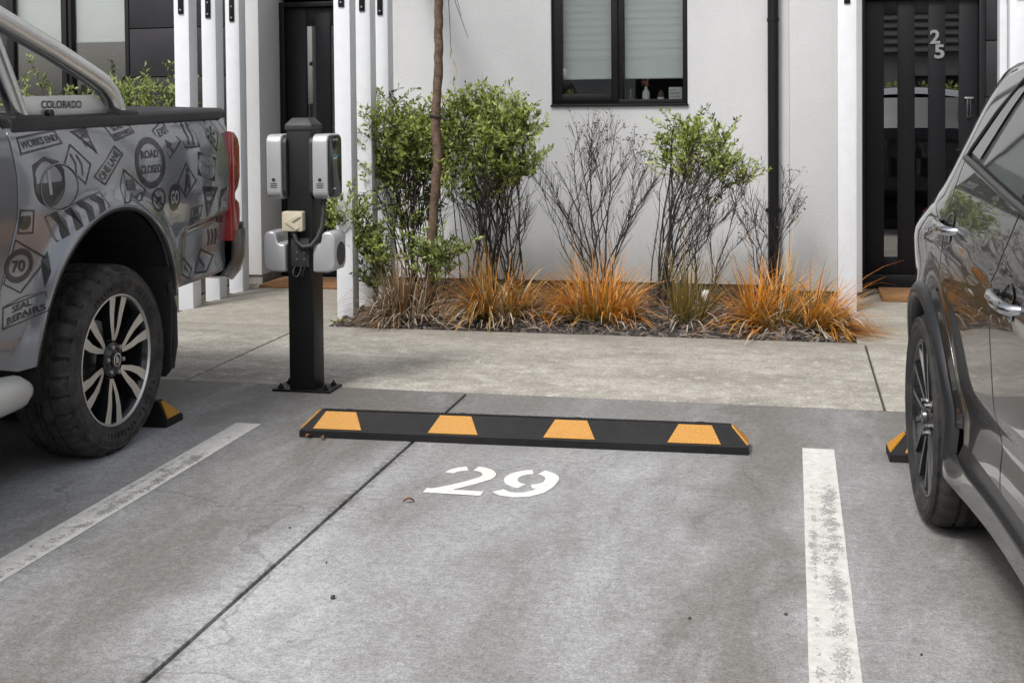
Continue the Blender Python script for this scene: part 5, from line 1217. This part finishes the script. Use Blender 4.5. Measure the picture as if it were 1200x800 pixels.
# half dead shrub: bare stems, a few leafy heads
T5 = blob(rg, (-.80, 8.65, 1.27), (.15, .10, .10), 7)+blob(rg, (-.58, 8.62, 1.20), (.16, .12, .14), 13)+blob(rg, (-.48, 8.62, 1.0), (.14, .1, .08), 7)+blob(rg, (-.28, 8.6, .93), (.05, .05, .05), 3)
T5 = [(a, b, c_, d_) for a, b, c_, d_ in T5]
for i in range(9): T5.append((-.62+rg.uniform(-.35, .34), 8.7+rg.gauss(0, .08), rg.uniform(.6, 1.1), 'b'))
shrub('half dead shrub with green leafy heads right of the window', (-.88, 8.68, 0), T5, 47, 7, 13, .042, .10, .008, 20, 'shrubs along the white wall')
T6 = []
for i in range(13): T6.append((-.55+rg.uniform(-.25, .30), 8.5+rg.gauss(0, .08), rg.uniform(.55, 1.05), 'x' if i % 4 == 0 else 'b'))
shrub('thin bare shrub between the half dead shrub and the downpipe', (-.56, 8.45, 0), T6, 53, 5, 10, .03, .06, .006, 22, 'shrubs along the white wall')
T7 = []
for i in range(10): T7.append((-.16+rg.uniform(-.22, .26), 9.0+rg.gauss(0, .06), rg.uniform(.6, 1.12), 'x' if i % 3 == 0 else 'b'))
shrub('bare twiggy shrub in front of the black downpipe', (-.17, 9.05, 0), T7, 59, 5, 10, .03, .06, .006, 20, 'shrubs along the white wall')
# hedge in front of the far left window: upright pale shoots
for k, (x, lab) in enumerate(((-6.45, 'pale green hedge plant below the left pane of the dark window'), (-5.95, 'pale green hedge plant below the right pane of the dark window'), (-5.45, 'pale green hedge plant against the dark cladding'), (-4.95, 'pale green hedge plant close to the white posts'))):
    TT = []
    for i in range(16): TT.append((x+rg.uniform(-.27, .27), 9.25+rg.uniform(-.15, .15), rg.choice((1.28, 1.36, 1.44, 1.52, 1.60))+rg.uniform(-.05, .08), 'g'))
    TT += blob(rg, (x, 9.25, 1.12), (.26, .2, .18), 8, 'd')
    shrub(lab, (x, 9.25, 0), TT, 71+k, 5, 11, .055, .12, .007, 0, 'hedge plants by the dark window', 'hedge_leaf', 'hedge_plant')
hb = struct(MB().box(-9.4, -4.45, 8.75, 9.8, -.10, -.005).build('planting_strip', 'soil'))

# slender tree with a tie
TR = tag(empty('young_tree', (-2.42, 8.1, 0)), 'slender brown tree trunk rising between the two leafy shrubs', 'tree')
rgt = random.Random(4)
pth = [(-2.44, 8.1, -.05), (-2.42, 8.1, .10), (-2.403, 8.1, .23), (-2.388, 8.1, .45), (-2.374, 8.1, .70), (-2.352, 8.1, .92), (-2.338, 8.1, 1.10), (-2.352, 8.1, 1.28), (-2.345, 8.1, 1.45), (-2.332, 8.1, 1.62), (-2.325, 8.1, 1.79), (-2.322, 8.1, 1.97), (-2.321, 8.1, 2.14), (-2.31, 8.1, 2.6), (-2.30, 8.1, 3.2)]
fine = []
for a, b in zip(pth[:-1], pth[1:]):
    for k in range(4): fine.append(Vector(a).lerp(Vector(b), k/4)+Vector((rgt.gauss(0, .002), rgt.gauss(0, .002), 0)))
fine.append(Vector(pth[-1])); n = len(fine)
tk = MB(); tk.tube(fine, [(.035-.008*i/n)*rgt.uniform(.93, 1.07)+(.012*(1-i/6) if i < 6 else 0) for i in range(n)], 14)
tk.v = [(x-rgt.gauss(0, .0012)+2.42, y-8.1+rgt.gauss(0, .0012), z) for x, y, z in tk.v]
tk.build('trunk', 'bark', TR, smooth=70)
MB().tube([(.07+.035*math.cos(a), .035*math.sin(a), 1.35+.006*math.sin(2*a)) for a in [i*.45 for i in range(15)]]+[(.13, -.02, 1.335), (.15, -.02, 1.325)], .009, 6).build('tie_strap', 'meshcloth', TR, smooth=40)
limbs = MB()
for k in range(7):
    a = k*.9+.3; z0 = 2.5+.1*k; d = Vector((math.cos(a)*.7, math.sin(a)*.5, .9)); p = Vector((.11, 0, z0)); limbs.tube(bez(p, p+d*.35, p+d*.9+Vector((0, 0, .2)), 5), [.016, .013, .010, .008, .005, .003], 6)
limbs.tube(bez(Vector((.11, 0, 2.55)), Vector((.17, -.02, 2.45)), Vector((.185, -.02, 1.82)), 6), [.005, .005, .004, .004, .003, .0025, .002], 5)
limbs.tube([(.15, 0, 2.5), (.19, -.02, 2.2), (.31, -.03, 1.87)], [.004, .003, .0016], 5); limbs.tube([(.20, 0, 2.4), (.235, -.02, 2.12), (.262, -.03, 2.02)], [.003, .002, .0014], 5)
limbs.build('limbs', 'stem', TR, smooth=60)
cr = MB()
for k in range(1500):
    q = Vector((rgt.gauss(.15, .5), rgt.gauss(0, .4), rgt.gauss(3.75, .3)))
    if q.z > 3.0: leaf(cr, q, Vector((rgt.gauss(0, 1), rgt.gauss(0, 1), -.8)), .07, .02, rgt)
tag(cr.build('crown', 'leaf', TR, recalc=False), kind='stuff')
dr = MB()
for p, d in (((.185, -.02, 1.83), (.05, 0, -.3)), ((.185, -.02, 1.80), (-.01, 0, -.2)), ((.20, -.02, 1.74), (.06, 0, -.2)), ((.215, -.02, 1.70), (.05, 0, -.2)), ((.222, -.02, 1.66), (.03, 0, -.2))):
    leaf(dr, Vector(p), Vector(d), .075, .012, rgt)
tag(dr.build('dry_leaves', 'straw', TR, recalc=False), kind='stuff')

# tussock grasses
def tussock(label, base, n, lmin, lmax, lean, mat, seed, rx=.10, ry=.08, bias=(0, 0), droop=.5, straw=60, wd=.0095, flat=0):
    rng = random.Random(seed); o = tag(empty('tussock_grass', base), label, 'grass', 'tussock grasses in the garden bed')
    V = []; F = []; A = []
    def blade(V, F, A, p, az, th, L, w_, dr, ns=6):
        k = len(V); d = Vector((math.cos(az)*math.sin(th), math.sin(az)*math.sin(th), math.cos(th))); side = Vector((-math.sin(az), math.cos(az), 0)); pos = Vector(p)
        tw_ = rng.uniform(-.6, .6); side = (side*math.cos(tw_)+Vector((0, 0, 1)).cross(side)*math.sin(tw_)).normalized()
        for i in range(ns+1):
            t = i/ns; ww = w_*(1-.85*t**1.6)
            V.append(tuple(pos+side*ww/2)); V.append(tuple(pos-side*ww/2)); A.extend((t, t))
            d = (d+Vector((0, 0, -dr*t*.42))).normalized(); pos = pos+d*L/ns
            if pos.z < .012: pos.z = .012+rng.uniform(0, .01)
        for i in range(ns): F.append((k+2*i, k+2*i+1, k+2*i+3, k+2*i+2))
    clumps = []
    for _ in range(9):
        az = rng.uniform(0, 2*math.pi); rr = math.sqrt(rng.random()); clumps.append((rr*rx*math.cos(az), rr*ry*math.sin(az), az+rng.gauss(0, .5), lean*(.25+.85*rr)*rng.uniform(.7, 1.2), rng.uniform(.75, 1.15)))
    for _ in range(n):
        cx_, cy_, ca_, cl_, lk_ = rng.choice(clumps); p = (cx_+rng.gauss(0, .022), cy_+rng.gauss(0, .02), 0)
        a2 = ca_+rng.gauss(0, .75); th = abs(rng.gauss(cl_, lean*.32)); lk = lk_*(1.25 if rng.random() < .06 else 1)
        dx = math.cos(a2)*math.sin(th)+bias[0]*rng.random(); dy = math.sin(a2)*math.sin(th)+bias[1]*rng.random()
        blade(V, F, A, p, math.atan2(dy, dx), min(1.45, math.asin(min(.99, math.hypot(dx, dy)))), rng.uniform(lmin, lmax)*lk, wd*rng.uniform(.5, 1.35), droop*(rng.uniform(.2, 1.3) if rng.random() < .75 else rng.uniform(1.3, 2.6)))
    me = bpy.data.meshes.new('blades'); me.from_pydata(V, [], F); at = me.attributes.new('t', 'FLOAT', 'POINT'); at.data.foreach_set('value', A)
    tag(link_mesh('blades', me, mat, o), kind='stuff')
    V = []; F = []; A = []
    for _ in range(straw):
        az = rng.uniform(0, 6.28); rr = rng.uniform(.3, 1.2); p = (rr*rx*math.cos(az), rr*ry*math.sin(az), .01)
        blade(V, F, A, p, az+rng.gauss(0, .6), rng.uniform(.8, 1.4), rng.uniform(.15, .42), wd*rng.uniform(.8, 1.6), rng.uniform(.6, 1.6))
    if V:
        me = bpy.data.meshes.new('dead_blades'); me.from_pydata(V, [], F); tag(link_mesh('dead_blades', me, 'straw', o), kind='stuff')
    return o
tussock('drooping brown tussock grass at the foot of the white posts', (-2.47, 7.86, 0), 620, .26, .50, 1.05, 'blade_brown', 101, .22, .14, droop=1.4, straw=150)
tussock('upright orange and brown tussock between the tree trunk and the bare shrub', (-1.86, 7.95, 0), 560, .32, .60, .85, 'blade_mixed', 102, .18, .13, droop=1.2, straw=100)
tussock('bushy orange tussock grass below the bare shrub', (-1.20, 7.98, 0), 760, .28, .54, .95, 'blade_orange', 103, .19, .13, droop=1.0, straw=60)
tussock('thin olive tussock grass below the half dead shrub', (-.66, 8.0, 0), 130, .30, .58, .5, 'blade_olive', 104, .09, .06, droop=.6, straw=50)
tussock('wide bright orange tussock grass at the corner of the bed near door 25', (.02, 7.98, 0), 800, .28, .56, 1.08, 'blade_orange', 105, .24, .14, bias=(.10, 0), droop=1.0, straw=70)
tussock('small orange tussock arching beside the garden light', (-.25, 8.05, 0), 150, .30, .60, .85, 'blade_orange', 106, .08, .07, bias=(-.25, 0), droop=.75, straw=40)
# loose straw over the mulch
rng = random.Random(8); mb = MB()
for _ in range(70):
    x, y = rng.uniform(-2.9, .34), PG+.03+rng.random()**2*.7; a = rng.uniform(0, 3.14); l_ = rng.uniform(.05, .22); z = bedz(x, y)+.022
    d = Vector((math.cos(a), math.sin(a)*.6, rng.uniform(-.05, .12)))*l_; x1 = min(.36, max(-2.93, x+d.x)); y1 = max(PG+.005, y+d.y)
    mb.tube([(x, y, z), ((x+x1)/2, (y+y1)/2, z+.008), (x1, y1, z+d.z*.3)], [.0022, .002, .001], 3, cap=False)
tag(mb.build('straw_litter', 'straw', bed, recalc=False), kind='stuff')

# ================================================================ SMALL THINGS
gl_ = tag(empty('garden_light', (-.545, 8.12, 0)), 'small white plastic garden light on a stake beside the olive grass', 'garden light')
MB().tube([(0, 0, -.03), (0, 0, .15)], .006, 8).build('stake', 'light_white', gl_, smooth=40)
MB().lathe([(.001, .215), (.018, .213), (.030, .200), (.032, .175), (.024, .150), (.008, .146)], lambda a, b, d: (a, b, d), 18).build('lamp_head', 'light_white', gl_, smooth=50)
rng = random.Random(12)
fw_ = tag(empty('white_flower', (-2.90, 7.70, .0)), 'tiny white flower at the foot of the front white post', 'flower')
mb = MB(); mb.tube([(0, 0, -.02), (0, 0, .03)], .002, 5); mb.build('stalk', 'leaf', fw_, recalc=False)
mb = MB()
for k in range(9): a = k*.7; leaf(mb, Vector((0, 0, .03)), Vector((math.cos(a), math.sin(a), .5)), .022, .014, rng)
mb.build('petals', 'petal', fw_, recalc=False)
mb = MB()
for k in range(14): a = k*.9; leaf(mb, Vector((rng.gauss(0, .02), rng.gauss(0, .02), .01)), Vector((math.cos(a), math.sin(a), .6)), .03, .012, rng)
mb.build('leaves', 'leaf', fw_, recalc=False)
mb = MB()
for k in range(5): rock(mb, (rng.gauss(0, .018), rng.gauss(0, .012), .02+rng.random()*.012), .022, .016, .010, rng)
sc_ = mb.build('plastic_scrap', 'film', None, recalc=False); sc_.location = (-2.06, 7.72, .01); tag(sc_, 'crumpled clear plastic scrap in the mulch by the path edge', 'litter')
def curl_leaf(loc, rz, ln, wd, label, mat='leafbrown'):
    V = []; F = []; n = 6
    for i in range(n+1):
        t = i/n; w_ = wd*math.sin(math.pi*min(.97, t*.94+.04)); z = .004+.010*math.sin(t*3.1)
        V += [(t*ln-ln/2, -w_/2, z+.006), (t*ln-ln/2, 0, z), (t*ln-ln/2, w_/2, z+.007)]
    for i in range(n): F += [(3*i, 3*i+1, 3*i+4, 3*i+3), (3*i+1, 3*i+2, 3*i+5, 3*i+4)]
    o = MB().add(V, F).build('fallen_leaf', mat, None, smooth=60); o.location = loc; o.rotation_euler = (0, 0, rz); return tag(o, label, 'leaf', 'fallen leaves on the concrete')
curl_leaf((-1.345, 4.235, 0), .3, .040, .016, 'small curled brown leaf on the concrete near the number')
curl_leaf((-2.03, 4.985, 0), 1.0, .032, .02, 'small brown leaf at the end of the empty bay wheel stop'); curl_leaf((-1.965, 4.975, 0), 2.2, .028, .02, 'tan leaf scrap against the front of the empty bay wheel stop', 'coir')
for k, (x, y, s, lb) in enumerate(((-1.30, 3.36, .010, 'largest dark pebble on the concrete of the empty bay'), (-1.66, 3.90, .005, 'tiny dark pebble just across the slab joint from the white line'), (-1.42, 3.62, .004, 'tiny dark grit close to the slab joint'), (-.28, 3.42, .006, 'small dark pebble alone in the open half of the bay'), (-.02, 3.50, .006, 'small dark pebble close beside the worn bay line by the SUV'), (.32, 3.31, .005, 'tiny dark pebble between the bay line and the SUV'))):
    mb = MB(); rock(mb, (0, 0, s*.6), s, s*.8, s*.7, rng); o = mb.build('pebble', 'stone', None, recalc=False); o.location = (x, y, 0)
    tag(o, lb, 'pebble', 'pebbles on the concrete')
